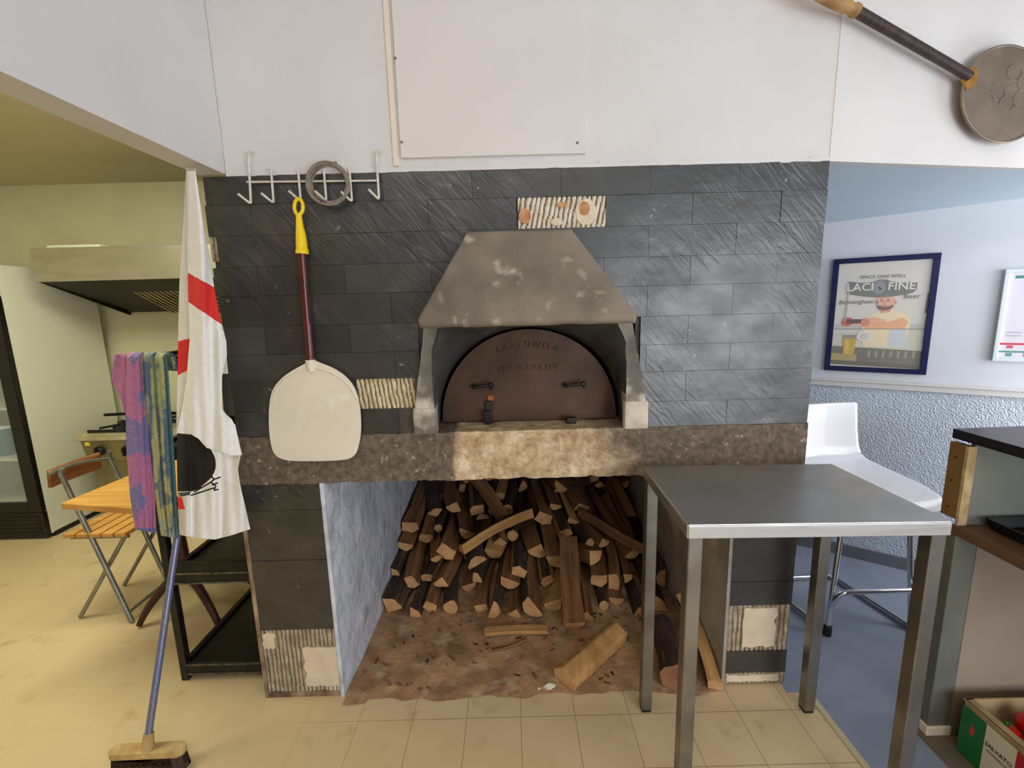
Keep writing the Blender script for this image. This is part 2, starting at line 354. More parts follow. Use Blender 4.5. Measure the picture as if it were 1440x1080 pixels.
# ------------------------------------------------------------------ setting
fl = MB()
fl.add([(-4.4,-3,0),(1.112,-3,0),(1.112,1.53,0),(-4.4,1.53,0)], [(0,1,2,3)], 0)
fl.add([(-4.4,1.53,0),(1.03,1.53,0),(1.03,3.9,0),(-4.4,3.9,0)], [(0,1,2,3)], 0)
fl.add([(1.03,1.53,0),(3.6,1.53,0),(3.6,3.9,0),(1.03,3.9,0)], [(0,1,2,3)], 1)
fl.add([(1.112,-3,0),(1.37,-3,0),(1.37,1.53,0),(1.112,1.53,0)], [(0,1,2,3)], 1)
fl.add([(1.37,1.40,0),(3.6,1.40,0),(3.6,1.53,0),(1.37,1.53,0)], [(0,1,2,3)], 1)
fl.add([(1.37,-3,0),(3.6,-3,0),(3.6,1.40,0),(1.37,1.40,0)], [(0,1,2,3)], 2)
struct('floor', fl, [floor_m, blue_floor, mat('brown_floor', (120,104,90), (104,90,78), scale=6, rough=.6)], 'beige tiled floor turning to blue vinyl on the right', 'floor')
struct('trim_1', MB().box(1.1,1.122,-1,1.5,0,.004), edge_strip, 'pale strip where beige tiles meet blue vinyl', 'floor strip')

# back wall: masonry faced with slate
wb = MB(); YB = D+.012
wb.box(XL-.012, JX0, YB, 3.15, 0, ZS0, 1)
wb.box(JX1, XR-.002, YB, 3.15, 0, ZS0, 1)
wb.box(JX0, JX1, 3.62, 3.68, 0, ZS0+.02, 2); wb.box(JX0-.05, JX0-.005, 3.1, 3.68, 0, ZS0+.02, 2); wb.box(JX1+.005, JX1+.05, 3.1, 3.68, 0, ZS0+.02, 2)
wb.box(XL+.004, -.30, YB, 3.15, ZS1, ZT, 1); wb.box(.43, XR-.002, YB, 3.15, ZS1, ZT, 1)
wb.box(-.30, .43, YB, 3.15, 1.45, ZT, 1)
wb.box(-.30, .43, 2.5, 3.15, ZS1, 1.45, 2)
# tile layout
zrow = [at(950, y, D).z for y in (226,272,316,360,401,444,484,522,564,602)]
zrow[0] = ZT; zrow[-1] = ZS1
LT = .289
xa = at(1040, 250, D).x; xb = at(1092, 380, D).x
P1 = (at(728,279,D).x, at(852,321,D).x); P2 = (-.541, -.338)
def tile(x0, x1, z0, z1, c=None, m=0):
    if x1-x0 < .012: return
    g = .0005; t = rnd.uniform(-.0009,.0010); a, b_, c_, d_ = [rnd.uniform(-.0009,.0009) for _ in range(4)]
    y = D+t; q = c or rnd.uniform(.8,1.22); base = (.054*q, .051*q, .046*q)
    nx, nzq = 6, 3
    # front grid with gently broken edges
    def P(u, v):
        x = x0+g+(x1-x0-2*g)*u; z = z0+g+(z1-z0-2*g)*v
        yy = y + a*u + b_*v + c_*u*v + .0012*nzv(x*9, 3.1, z*14)
        if u in (0,1): x += .0008*nzv(z*40, x*5, 7)
        if v in (0,1): z += .0009*nzv(x*30, z*9, 2); 
        return (x, yy, z)
    wb.grid(P, 12, 4, m, lambda u, v: base, smooth=True)
    loop = [P(i/12, 0) for i in range(13)]+[P(1, j/4) for j in range(1, 5)]+[P(1-i/12, 1) for i in range(1, 13)]+[P(0, 1-j/4) for j in range(1, 4)]
    k = len(loop); vs = loop+[(p[0], YB+.001, p[2]) for p in loop]
    wb.add(vs, [(i, k+i, k+(i+1) % k, (i+1) % k) for i in range(k)], m, base)
def holes(x0, x1, z0, z1, hs):
    """split a tile's x-range around openings"""
    segs = [(x0, x1)]
    for hx0, hx1, hz0, hz1 in hs:
        if min(z1, hz1)-max(z0, hz0) < .3*(z1-z0): continue
        ns = []
        for a, b_ in segs:
            if hx1 <= a or hx0 >= b_: ns.append((a, b_)); continue
            if a < hx0: ns.append((a, hx0))
            if b_ > hx1: ns.append((hx1, b_))
        segs = ns
    return segs
HS = [(-.315,.445,ZS1,1.40), (P1[0],P1[1],zrow[2],zrow[1]), (P2[0],P2[1],zrow[8],zrow[7]), (XL-.1,-.960,zrow[3]+.02,zrow[2])]
for r in range(9):
    z1, z0 = zrow[r], zrow[r+1]; off = xa if r % 2 == 0 else xb
    x = off-LT*math.ceil((off-XL)/LT)
    while x < XR:
        a, b_ = max(x, XL), min(x+LT, XR)
        if b_ > a:
            for s0, s1 in holes(a, b_, z0, z1, HS): tile(s0, s1, z0, z1)
        x += LT
# left pier: full-width slates above bare adhesive
zl = [ZS0, .783, .683, .585, .487, .39, .296]
for r in range(6): tile(XL, JX0-.008, zl[r+1], zl[r], c=.85)
zr = [ZS0, .76, .641, .545, .447, .348]
for r in range(5): tile(.805, XR, zr[r+1], zr[r], c=.8)
tile(.805, XR, .054, .15, c=.8)
def ridges(x0, x1, z0, z1, m, period=.018, slant=0, y=D+.008, amp=.0022, tr=True):
    nu = max(4, int((x1-x0)/period*8))
    wb.grid(lambda u, v: (x0+(x1-x0)*u, y-amp*(1+math.cos(2*PI*(((x1-x0)*u)+slant*(z1-z0)*v+.004*nzv(u*9, v*3, m))/period))-.001*nzv(u*20, v*7, 3), z0+(z1-z0)*v), nu, 10, (lambda u, v: 9 if tr and math.cos(2*PI*(((x1-x0)*u)+slant*(z1-z0)*v+.004*nzv(u*9, v*3, m))/period) < -.45 else m))
ridges(P1[0], P1[1], zrow[2], zrow[1], 5, .0165, -.22)
ridges(P2[0], P2[1], zrow[8], zrow[7], 4, .0155, .12)
ridges(XL, -.960, zrow[3]+.02, zrow[2], 3, .02)
ridges(XL, JX0-.004, .012, .296, 3, .016)
ridges(.80, XR, .15, .348, 3, .018); ridges(.80, XR, .005, .054, 3, .018)
def blob(pts, m, y0, y1=D+.009):
    wb.prism(pts, lambda u, v, d: (u, d, v), y0, y1, m)
def wob(x0, x1, z0, z1, seed, a=.012):
    p = []
    for i in range(8): p.append((x0+(x1-x0)*i/8, z0+a*nzv(i*.9, seed)))
    for i in range(6): p.append((x1+a*nzv(i*.9, seed+5), z0+(z1-z0)*i/6))
    for i in range(8): p.append((x1-(x1-x0)*i/8, z1+a*nzv(i*.9, seed+9)))
    for i in range(6): p.append((x0+a*nzv(i*.9, seed+13), z1-(z1-z0)*i/6))
    return p
blob(wob(-.835, JX0-.004, .045, .215, 1), 6, D+.001); blob(wob(-.985, -.94, .215, .28, 2), 6, D+.002)
blob(wob(.865, .99, .17, .335, 3), 6, D-.001); blob(wob(.815, 1.02, .015, .043, 4, .006), 6, D+.001)
blob(wob(XL+.004, JX0-.006, .0, .022, 8, .006), 7, D+.0005)
def disc(px, py, rx, rz, m, y0):
    p_ = at(px, py, D); blob([(p_.x+rx*(1+.15*nzv(k*.7, px))*math.cos(2*PI*k/20), p_.z+rz*(1+.15*nzv(k*.9, py))*math.sin(2*PI*k/20)) for k in range(20)], m, y0)
disc(738,304,.020,.024,10,D+.0005); disc(824,298,.034,.042,6,D+.001); disc(822,293,.017,.022,10,D-.0005); disc(790,288,.016,.009,10,D+.0005); disc(783,312,.02,.012,6,D+.0005)
wb.box(XL-.016, XL-.002, D-.002, YB+.02, .0, ZS0, 7)      # worn edge of the left pier
wb.box(-1.005, XL+.0, D+.004, YB+.02, ZS0, .962, 7)
wb.box(JX1-.001, .806, D-.001, YB, 0, ZS0, 8)
wall_back = struct('wall_back', wb, [slate, mortar, brick_dark, adhesive, adhesive_pale, adhesive_rust, plaster, brown_edge, jamb_grey, trough, knot],
       'dark slate tiled wall around the pizza oven', 'wall')
# whitewashed and rendered cheeks of the log bay
jl = MB(); jl.grid(lambda u, v: (JX0+.016+.010*nzv(u*9, v*7, 1)*min(1,u*12)-.012*max(0,1-u*12), D-.003+2.05*u, .0+(ZS0)*v), 40, 24, 0)
jl.add([(JX0-.008,D-.003,0),(JX0+.006,D-.003,0),(JX0+.006,D-.003,ZS0),(JX0-.008,D-.003,ZS0)], [(0,1,2,3)], 0)
struct('wall_left_cheek', jl, [jamb_white], 'whitewashed left cheek wall of the log bay', 'wall')
jr = MB(); jr.grid(lambda u, v: (JX1-.010-.007*nzv(u*9, v*7, 5)*min(1,u*12)+.006*max(0,1-u*12), D-.003+2.05*u, ZS0*v), 40, 24, 0)
struct('wall_right_cheek', jr, [jamb_grey], 'grey rendered right cheek wall of the log bay', 'wall')

# upper white walls
uw = MB(); uw.box(-.905, XR+.002, D+.006, 1.75, ZT, 3.3)
# ragged plaster line along the tile top
for i in range(60):
    x0 = -.9+i*1.945/60; uw.box(x0, x0+1.945/60, D-.003, D+.006, ZT-.001+.003*nzv(i*.7, 3), ZT+.012+.006*nzv(i*.5, 1))
struct('wall_upper', uw, [white_paint], 'white painted wall above the slate', 'wall')
HD = Vector((.983,.18,0)).normalized(); H0 = Vector((XR, D+.004, 0)); HN = Vector((HD.y,-HD.x,0))
hw = MB(); a = H0; b_ = H0+HD*2.2; th = Vector((0,.025,0))
hw.hexa([a+Vector((0,0,ZT)), b_+Vector((0,0,ZT)), b_+th+Vector((0,0,ZT)), a+th+Vector((0,0,ZT)), a+Vector((0,0,3.3)), b_+Vector((0,0,3.3)), b_+th+Vector((0,0,3.3)), a+th+Vector((0,0,3.3))])
struct('wall_header', hw, [white_paint], 'white header wall over the alcove opening', 'wall')
bh = MB().box(-.99,-.905,-3,D+.004,1.938,3.3)
struct('wall_bulkhead', bh, [white_paint], 'white bulkhead wall over the kitchen opening', 'wall')
# board screwed to the upper wall
bd = MB().box(-.335,.255,D-.006,D+.006,1.972,3.3); bd.box(-.362,-.345,D-.001,D+.006,1.95,3.3,1)  # beige strip left of the board paints the shade along its edge
tr = struct('trim_2', bd, [lacquer_board, mat('shaded_edge_paint', (234,220,202), rough=.6)], 'white board panel fixed on the upper wall', 'wall panel', bevel=.0015)
for px, py in ((565,200), (812,201), (556,82)):
    p = at(px, py, D-.006); MB().lathe([(.004,0),(.004,.002),(.002,.003)], p, (0,-1,0), 10).build('screw', screw_m, tr)
struct('ceiling', MB().box(-.99,3.6,-3,1.7,3.3,3.36), white_paint, 'white ceiling of the front room', 'ceiling')

# kitchen shell
struct('wall_kitchen_back', MB().box(-4.4,-.97,3.7,3.8,0,2.49), cream_paint, 'cream kitchen wall behind the range', 'wall')
struct('wall_kitchen_left', MB().box(-4.5,-4.4,-3,3.8,0,2.49), cream_paint, 'cream wall at the left of the kitchen', 'wall')
struct('wall_kitchen_front', MB().box(-4.4,-.99,-3.1,-3,0,3.3), cream_paint, 'cream wall behind the camera in the kitchen', 'wall')
struct('ceiling_kitchen', MB().box(-4.5,-.99,-3,3.8,2.49,2.56), kitchen_ceil, 'olive kitchen ceiling', 'ceiling')
# boxed pilaster and ledge at the far left
struct('trim_3', MB().box(-4.4,-3.83,3.45,3.7,0,2.49), cream_paint, 'cream boxed pilaster in the kitchen corner', 'wall')

# alcove shell
WA = Vector((1.734,2.608,0)); WD = Vector((.8165,-.5774,0)); WN = Vector((-.5774,-.8165,0))   # WN faces the room
def wp(s, z, d=0): return WA+WD*s+WN*d+Vector((0,0,z))
def wbox(mb, s0, s1, z0, z1, d0, d1, m=0, c=None):
    return mb.hexa([wp(s0,z0,d1), wp(s1,z0,d1), wp(s1,z0,d0), wp(s0,z0,d0), wp(s0,z1,d1), wp(s1,z1,d1), wp(s1,z1,d0), wp(s0,z1,d0)], m, c)
aw = MB(); wbox(aw, -.9, 1.28, 1.02, 2.05, -.1, 0, 0); wbox(aw, -.9, 1.28, 0, 1.02, -.1, 0, 1)
struct('wall_alcove', aw, [alcove_paint, wallpaper], 'pale alcove wall with embossed blue paper below the rail', 'wall')
rl = MB(); wbox(rl, -.9, 1.28, 1.004, 1.04, 0, .018); wbox(rl, -.9, 1.28, 1.034, 1.046, 0, .028)
struct('trim_4', rl, white_paint, 'white dado rail along the alcove wall', 'rail', bevel=.003)
bs = MB(); wbox(bs, -.9, 1.28, 0, .07, 0, .012)
struct('baseboard_alcove', bs, mat('grey_skirting', (112,116,122), rough=.5), 'grey skirting under the alcove wallpaper', 'skirting')
ac = MB()
def czz(s, d): return 1.868+.0555*d
q = [(XR,1.6), (3.4,2.0), (3.4,1.3), (1.0,3.2), (XR,3.2)]
A_ = [Vector((XR,D+.026,ZT+.001)), Vector((2.78,1.915,ZT+.001))]
ac.add([A_[0], A_[1], wp(1.25,1.868,-.02), wp(-.9,1.868,-.02)], [(0,1,2,3)], 0)
ac.add([p+Vector((0,0,.05)) for p in (A_[0], A_[1], wp(1.25,1.868,-.02), wp(-.9,1.868,-.02))], [(3,2,1,0)], 0)
struct('ceiling_alcove', ac, [blue_paint], 'blue painted sloping alcove ceiling', 'ceiling')

# ------------------------------------------------------------------ pizza oven
ov = thing('pizza_oven', (.07, D, ZS0), 'wood fired pizza oven with sooty hood, arched steel door and concrete hearth', 'oven')
sl = MB()
XS0, XS1 = -1.0, XR+.001
def slabf(u, v):
    x = XS0+(XS1-XS0)*u; z = ZS0+(ZS1-ZS0)*v
    y = D-.004-.010*(1-abs(2*v-1)**6)*0 - .005*nzv(x*12, z*14, 2) - .003*nzv(x*40, z*40, 8)
    if -.28 < x < .36: y -= .006*max(0, nzv(x*9, z*9, 4)+.3)
    if v == 0: z += .006*nzv(x*16, 5)+.004*nzv(x*45, 2)
    if v == 1: z += .003*nzv(x*18, 7); y = min(y, D-.003)
    # crack
    if v < .95 and 0.0 < x < .22:
        zc = 1.045-.9*(max(0, x-.08))**1.25-.02; dd = abs(z-zc)
        if dd < .006: y += .006*(1-dd/.006)
    return (x, y, z)
sl.grid(slabf, 300, 30, 0)
sl.add([slabf(i/300, 1) for i in range(301)]+[(XS0+(XS1-XS0)*i/300, 2.55, ZS1) for i in range(301)], [(i, i+1, 302+i, 301+i) for i in range(300)], 0)
sl.add([slabf(i/300, 0) for i in range(301)]+[(XS0+(XS1-XS0)*i/300, 3.66, ZS0) for i in range(301)], [(301+i, 302+i, i+1, i) for i in range(300)], 1)
sl.add([(XS0,D-.004,ZS0),(XS0,D-.004,ZS1),(XS0,2.55,ZS1),(XS0,2.55,ZS0)], [(0,1,2,3)], 0)
sl.add([(XS1,D-.004,ZS0),(XS1,D-.004,ZS1),(XS1,2.55,ZS1),(XS1,2.55,ZS0)], [(3,2,1,0)], 0)
sl.build('hearth_slab', [slab_m, brick_dark], ov)
# surround: trapezoid face at Yf, opening lofted back to the door arch
Yf, Yd = 1.543, 1.70
OUT = [(-.342,ZS1+.002), (.468,ZS1+.002), (.462,1.165), (.405,1.458), (-.285,1.458), (-.335,1.165)]
cx, hw_, hh = .066, .345, .352
def inner(t):  # t 0..1 from right base over the top to left base
    a = PI*t; return (cx+hw_*math.cos(a), ZS1+.002+hh*math.sin(a)**.92)
def front_in(t): return outer(t, [(.388,ZS1+.002), (.394,1.22), (.388,1.36), (.355,1.452), (-.235,1.452), (-.268,1.36), (-.272,1.22), (-.264,ZS1+.002)])
def outer(t, pts=None):
    # walk an outline matching t
    a = PI*t; dx, dz = math.cos(a), math.sin(a); ox, oz = cx, ZS1+.002
    best = None
    pts = pts or [OUT[1], OUT[2], OUT[3], OUT[4], OUT[5], OUT[0]]
    for i in range(len(pts)-1):
        (x1,z1),(x2,z2) = pts[i], pts[i+1]; ex, ez = x2-x1, z2-z1; den = dx*ez-dz*ex
        if abs(den) < 1e-9: continue
        s_ = ((x1-ox)*ez-(z1-oz)*ex)/den; w = ((x1-ox)*dz-(z1-oz)*dx)/den
        if s_ > 0 and -1e-6 <= w <= 1+1e-6: best = (ox+dx*s_, oz+dz*s_)
    return best
su = MB(); n = 72
def rough(x, z, k): return .004*nzv(x*22, z*22, k)
rows = []
for f, y, k in ((outer, D+.004, 0), (outer, Yf, 1), (front_in, Yf, 2), (lambda t: tuple(.5*a_+.5*b_ for a_, b_ in zip(front_in(t), inner(t))), (Yf+Yd)/2, 3), (inner, Yd+.02, 4), (inner, 2.2, 5)):
    rw = []
    for i in range(n+1):
        x, z = f(i/n); e_ = rough(x, z, k) if k in (1,2,3) else 0
        rw.append((x+e_, y+(rough(x, z, 9) if k in (1,2) else 0), max(ZS1+.001, z+e_)))
    rows.append(rw)
for r in range(5):
    for i in range(n):
        q_ = [rows[r][i], rows[r][i+1], rows[r+1][i+1], rows[r+1][i]]
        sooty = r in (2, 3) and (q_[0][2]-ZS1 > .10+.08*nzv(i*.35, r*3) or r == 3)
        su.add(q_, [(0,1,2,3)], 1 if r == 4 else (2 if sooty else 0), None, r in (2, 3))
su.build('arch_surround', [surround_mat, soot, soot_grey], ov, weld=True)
for nm, x0, x1 in (('foot_block', .388,.470), ('foot_block', -.344,-.268)):
    m_ = MB().box(x0, x1, Yf-.006, Yf+.03, ZS1+.001, ZS1+.1 if x0 > 0 else ZS1+.095)
    m_.build(nm, foot_mat if x0 > 0 else surround_mat, ov, bevel=.006)
# chamber behind the door
ch = MB().box(-.3,.43,2.45,2.5,ZS1,1.46).build('chamber_back', soot, ov)
# canopy hood
hd = MB()
hb = [(-.280,1.440), (.386,1.440)]
p = [(-.281,1.418,1.466), (.387,1.418,1.466), (.384,D+.004,1.44), (-.278,D+.004,1.44),
     (-.132,1.548,1.737), (.206,1.548,1.737), (.206,D+.004,1.737), (-.132,D+.004,1.737)]
def lerp(a_, b_, t): return Vector(a_)*(1-t)+Vector(b_)*t
lip = [(-.280,1.424,1.436), (.386,1.424,1.436)]
def hf(u, v):
    if v < .09:
        t = v/.09; bo = Vector((0,-.008*math.sin(PI*t),0)); a_ = lerp(lip[0], p[0], t)+bo; b_ = lerp(lip[1], p[1], t)+bo
    else:
        t = (v-.09)/.91; a_ = lerp(p[0], p[4], t); b_ = lerp(p[1], p[5], t)
    q_ = lerp(a_, b_, u); return q_+Vector((0,.003*nzv(q_.x*9, q_.z*9, 3), (.003*nzv(q_.x*14, 1, 6) if v == 0 else 0)))
hd.grid(hf, 60, 44, 0)
for sgn, u in ((0, 0), (1, 1)):
    fr = [hf(u, j/44) for j in range(45)]; bk = [(lerp(p[3+0] if u == 0 else p[2], p[7] if u == 0 else p[6], j/44)) for j in range(45)]
    hd.add(fr+bk, [(j, j+1, 46+j, 45+j) for j in range(44)], 0)
ft = [hf(i/60, 1) for i in range(61)]; hd.add(ft+[(q_.x, D+.004, q_.z) for q_ in ft], [(i, i+1, 62+i, 61+i) for i in range(60)], 0)
fb = [hf(i/60, 0) for i in range(61)]; hd.add(fb+[(q_.x, 1.50, 1.447) for q_ in fb], [(i, i+1, 62+i, 61+i) for i in range(60)], 0)
hd.add([(q_.x, 1.50, 1.447) for q_ in fb]+[(q_.x, D+.004, 1.447) for q_ in fb], [(i, i+1, 62+i, 61+i) for i in range(60)], 0)
hd.build('canopy_hood', [hood_mat], ov, weld=True)
# door
dcx, dw, dh, dz0 = .064, .329, .343, ZS1+.006
pts = [(dcx+dw*math.cos(PI*i/64), dz0+dh*math.sin(PI*i/64)**.95) for i in range(65)]
dr = MB().prism(pts, lambda u, v, d: (u, d, v), 1.69, 1.704, 0)
door = dr.build('arched_door', rust_steel, ov, bevel=.003)
R_ = .60
def arcmap(cx_, cz_, R):
    def f(x, y, z): a_ = x/R; rr = R+y; return (cx_+rr*math.sin(a_), 1.688-z, cz_-R+rr*math.cos(a_))
    return f
def spaced(s): return s
text_mesh('L A R T U W I L A', .030, arcmap(dcx+.0, 1.355, .34), .006, rust_steel, 'raised_lettering', door, bold=True)
text_mesh('I L C  N A V A N T', .027, arcmap(dcx+.0, 1.268, 3.0), .006, rust_steel, 'raised_lettering', door, bold=True)
for px, py in ((683,541), (811,539)):
    p0 = at(px, py, 1.69); h = MB()
    h.tube(rounded([p0+Vector((-.045,0,-.004)), p0+Vector((-.045,-.028,-.004)), p0+Vector((.02,-.032,.004)), p0+Vector((.026,-.034,-.012))], .012), .0065, 10)
    h.lathe([(.011,0),(.011,.008)], p0+Vector((-.045,.001,-.004)), (0,-1,0), 12)
    h.lathe([(.009,0),(.011,.006),(.006,.012)], p0+Vector((.02,-.030,.004)), (0,-1,0), 12)
    h.build('handle', dark_steel, door)
p0 = at(688,560,1.69); lt = MB(); lt.box(p0.x-.014,p0.x+.014,1.672,1.692,ZS1+.002,p0.z-.01); lt.box(p0.x-.02,p0.x+.004,1.655,1.675,ZS1+.002,ZS1+.05)
lat = lt.build('latch', dark_steel, door, bevel=.003)
lat2 = MB().lathe([(.014,0),(.015,.006),(.008,.012)], (p0.x+.004, 1.692, p0.z+.002), (0,-1,0), 12).build('rusty_bolt', rust_orange, lat)
p0 = at(802,590,1.66); MB().box(p0.x-.018,p0.x+.02,1.635,1.665,ZS1+.001,ZS1+.022).build('door_stop', dark_steel, ov, bevel=.004)

# ------------------------------------------------------------------ hook rail, cable, peels
hr = thing('hook_rail', (-.61, D, 1.9), 'white wire rail of six hooks at the top of the slate wall', 'hook rail')
yr = D-.012
MB().tube([at(347,256,yr), at(532,254,yr)], .0032, 8).build('crossbar', white_wire, hr)
for i, (x, yt, yb) in enumerate(((349,214,287), (381,237,286), (419,237,283), (455,236,283), (491,235,284), (529,213,281))):
    top = at(x, yt, yr-.004); bot = at(x+4, yb, yr-.006)
    tip = bot+Vector((-.024,-.026,.026))
    h = MB().tube([top]+rounded([lerp(top, bot, .1), bot, tip], .010), .0038, 8)
    if i in (0, 5): h.lathe([(.006,0),(.006,.003)], top+Vector((.006,.012,.004)), (0,-1,0), 10)
    h.build('hook', white_wire, hr)
cb = MB(); ctr = at(464, 259, yr-.014)
for k in range(6):
    r1 = .054+.0035*(k % 3)+.001*k; dx, dz = rnd.uniform(-.003,.003), rnd.uniform(-.003,.003)
    cb.tube([(ctr.x+dx+r1*math.cos(a_)*1.02, ctr.y-.004-.0045*(k//2)+.002*math.sin(3*a_+k), ctr.z+dz+r1*math.sin(a_)*.98) for a_ in [2*PI*i/40 for i in range(40)]], .003, 7, closed=True)
cb.tube(arcpath(ctr+Vector((-.05,-.012,-.02)), ctr+Vector((-.035,-.03,-.045)), ctr+Vector((.0,-.016,-.06)), 8), .003, 7)
cb.tube(arcpath(ctr+Vector((.02,-.01,.05)), ctr+Vector((.035,-.022,.07)), ctr+Vector((.03,-.012,.056)), 8), .003, 7)
tag(cb.build('cable_coil', cable_mat, origin=ctr), 'coil of grey cable looped over the white wire hooks', 'cable')

def peel_blade(outline, yfront, thick, mb, m=0, lipw=.006):
    n = len(outline); cxm = sum(p_[0] for p_ in outline)/n; czm = sum(p_[1] for p_ in outline)/n
    mb.prism(outline, lambda u, v, d: (u, d, v), yfront, yfront+thick, m)
pl = thing('pizza_peel', (-.675, D-.02, .985), 'white pizza peel with yellow grip and maroon shaft hanging from the wire hooks', 'pizza peel')
yp = D-.024
lf = [(441,506),(452,511),(468,517),(484,527),(496,540),(503,556),(507,578),(508,605),(505,625),(500,640),(490,646),(470,648),(440,648.5),(412,648.5),(396,646),(385,639),(380,622),(378,600),(378,575),(381,553),(388,540),(400,528),(416,518),(430,511),(433,506)]
outl = [(at(x, y, yp).x, at(x, y, yp).z) for x, y in lf][::-1]
def smooth(poly, it=2):
    for _ in range(it):
        q_ = []
        for i in range(len(poly)):
            a_, b_ = poly[i], poly[(i+1) % len(poly)]
            q_ += [(a_[0]*.75+b_[0]*.25, a_[1]*.75+b_[1]*.25), (a_[0]*.25+b_[0]*.75, a_[1]*.25+b_[1]*.75)]
        poly = q_
    return poly
so = smooth(outl)
bl = MB(); bl.prism(so, lambda u, v, d: (u, d, v), yp, yp+.003, 0)
# raised rolled edge over the shoulders
sh = [at(x, y, yp-.002) for x, y in ((384,560),(390,545),(402,533),(418,524),(432,518),(441,517),(452,519),(466,524),(482,533),(494,546),(502,562))]
bl.tube(sh, .0035, 8)
blade = bl.build('blade', alu_white, pl, bevel=.001)
shf = MB().tube([at(424,352,yp-.002), at(437,512,yp-.004)], .0125, 14)
shaft = shf.build('shaft', maroon, pl)
for px, py in ((436.5,501),):
    MB().lathe([(.003,0),(.003,.003)], at(px,py,yp-.016), (0,-1,0), 8).build('rivet', screw_m, shaft)
so_ = MB().tube([at(436,506,yp-.003), at(438,522,yp-.003)], [.016,.012], 14); so_.build('socket', alu_white, pl)
g = MB(); gp = [(420.0,300),(420.5,306),(421.5,318),(423,330),(424,342),(424.6,350),(424.8,351),(425,357)]
rr = [.0085,.0095,.0115,.0155,.0175,.0175,.0200,.0200]
g.tube([at(x, y, yp-.002) for x, y in gp], rr, 16)
ring = [at(420+8*math.cos(a_)*.75, 291+11*math.sin(a_), yp-.003) for a_ in [2*PI*i/24 for i in range(24)]]
g.tube(ring, .0058, 10, closed=True)
g.build('grip', yellow_plastic, pl)

# old peel high on the right header wall
def hp(px, py, d): return onplane(px, py, HN, H0+HN*d)
op = thing('pizza_peel', tuple(hp(1345,100,.03)), 'old round metal pizza peel with dark handle hung slantwise on the upper right wall', 'pizza peel')
cxp, czp = None, None
ctr = hp(1412,134,.03); rad = (hp(1412,63,.03)-ctr).length
ax1 = (hp(1345,100,.03)-ctr).normalized(); ax2 = HN.cross(ax1)
ol = []
for i in range(64):
    a_ = 2*PI*i/64; r_ = rad*(1.0+.03*math.cos(2*a_)); ol.append((r_*math.cos(a_), r_*math.sin(a_)))
bl = MB()
def opf(u, v, d):
    p_ = ax1*u+ax2*v; return ctr+p_+HD*(p_.dot(HD)*.16)+HN*d
bl.prism(ol, opf, 0, .004, 0)
bl.tube([opf(u*.985, v*.985, .004) for u, v in ol], .004, 8, closed=True)
blade2 = bl.build('blade', old_copper, op)
et = MB()      # etched scrollwork
for k in range(5):
    a0 = .6+k*1.1
    et.tube([opf(-.01+.05*math.cos(a0)+.022*(1+.3*t)*math.cos(a0+5*t), -.025+.05*math.sin(a0)+.022*(1+.3*t)*math.sin(a0+5*t), .0042) for t in [i/14 for i in range(15)]], .0012, 5)
et.tube([opf(.085-.05*t*2, .03-.07*t, .0042) for t in (0,.5,1)], .001, 5)
et.build('etching', leg_steel, blade2)
fr = MB(); j0 = hp(1342,98,.034); 
fr.prism([(rad*1.09,-.014),(rad*1.09,.014),(rad*.93,.036),(rad*.80,.022),(rad*.78,0),(rad*.80,-.022),(rad*.93,-.036)][::-1], opf, .004, .009, 0)
fr.build('copper_ferrule', copper, op, bevel=.002)
hs = opf(rad*1.0, 0, .012); he = hp(1205,16,.045); he2 = hp(1165,-4,.045)
MB().tube([hs, he], [.014,.0155], 14).build('handle', dark_wood, op)
gd = (he2-he)
MB().tube([he, he+gd*.12, he+gd*.16, he+gd*.3, he+gd*.34, he+gd*.9, he+gd*1.6, he+gd*2.4], [.019,.020,.016,.016,.019,.021,.019,.014], 14).build('wooden_grip', light_wood, op)
ro = MB().tube([opf(rad*.99*math.cos(.12*i-.6), rad*.99*math.sin(.12*i-.6), -.006) for i in range(0,1)]*1+[opf(0,0,-.02), opf(0,0,0)], .006, 8); ro.build('wall_peg', dark_steel, op)

# ------------------------------------------------------------------ poster and notice
def pbuild(name, s0, s1, z0, z1, fw, frm, label, cat):
    t = thing(name, tuple(wp((s0+s1)/2, z0, .01)), label, cat); f = MB()
    for a_ in ((s0,s1,z0,z0+fw), (s0,s1,z1-fw,z1), (s0,s0+fw,z0+fw,z1-fw), (s1-fw,s1,z0+fw,z1-fw)): wbox(f, *a_, .002, .022)
    f.build('frame', frm, t, bevel=.002); return t
S0, S1, Z0, Z1 = .059, .493, 1.092, 1.700; fw = .027
po = pbuild('poster', S0, S1, Z0, Z1, fw, navy, 'navy framed beer poster of a man holding out a glass, above the dado rail', 'poster')
W_, H_ = S1-S0-2*fw, Z1-Z0-2*fw
art = MB(); lay = [0]
def pp(x, y, d=0): return wp(S0+fw+W_*x, Z0+fw+H_*y, .010+d)
def shape(pts, c):
    lay[0] += 1; art.add([pp(x, y, lay[0]*.00008) for x, y in pts], [tuple(range(len(pts)))], 0, lin(c))
def ell(cx_, cy_, rx, ry, c, a0=0, a1=2*PI, n=28): shape([(cx_+rx*math.cos(a0+(a1-a0)*i/n), cy_+ry*math.sin(a0+(a1-a0)*i/n)) for i in range(n)], c)
shape([(0,0),(1,0),(1,1),(0,1)], (222,216,206))
shape([(0,.36),(1,.36),(1,.42),(0,.42)], (198,196,186))
shape([(0,0),(1,0),(1,.36),(0,.34)], (214,208,188))
shape([(.0,.015),(1,0),(1,.17),(.0,.20)], (110,104,84)); shape([(0,.05),(.3,.05),(.3,.12),(0,.13)], (176,160,96))
shape([(.0,.02),(1,.0),(1,.035),(0,.06)], (96,86,62))
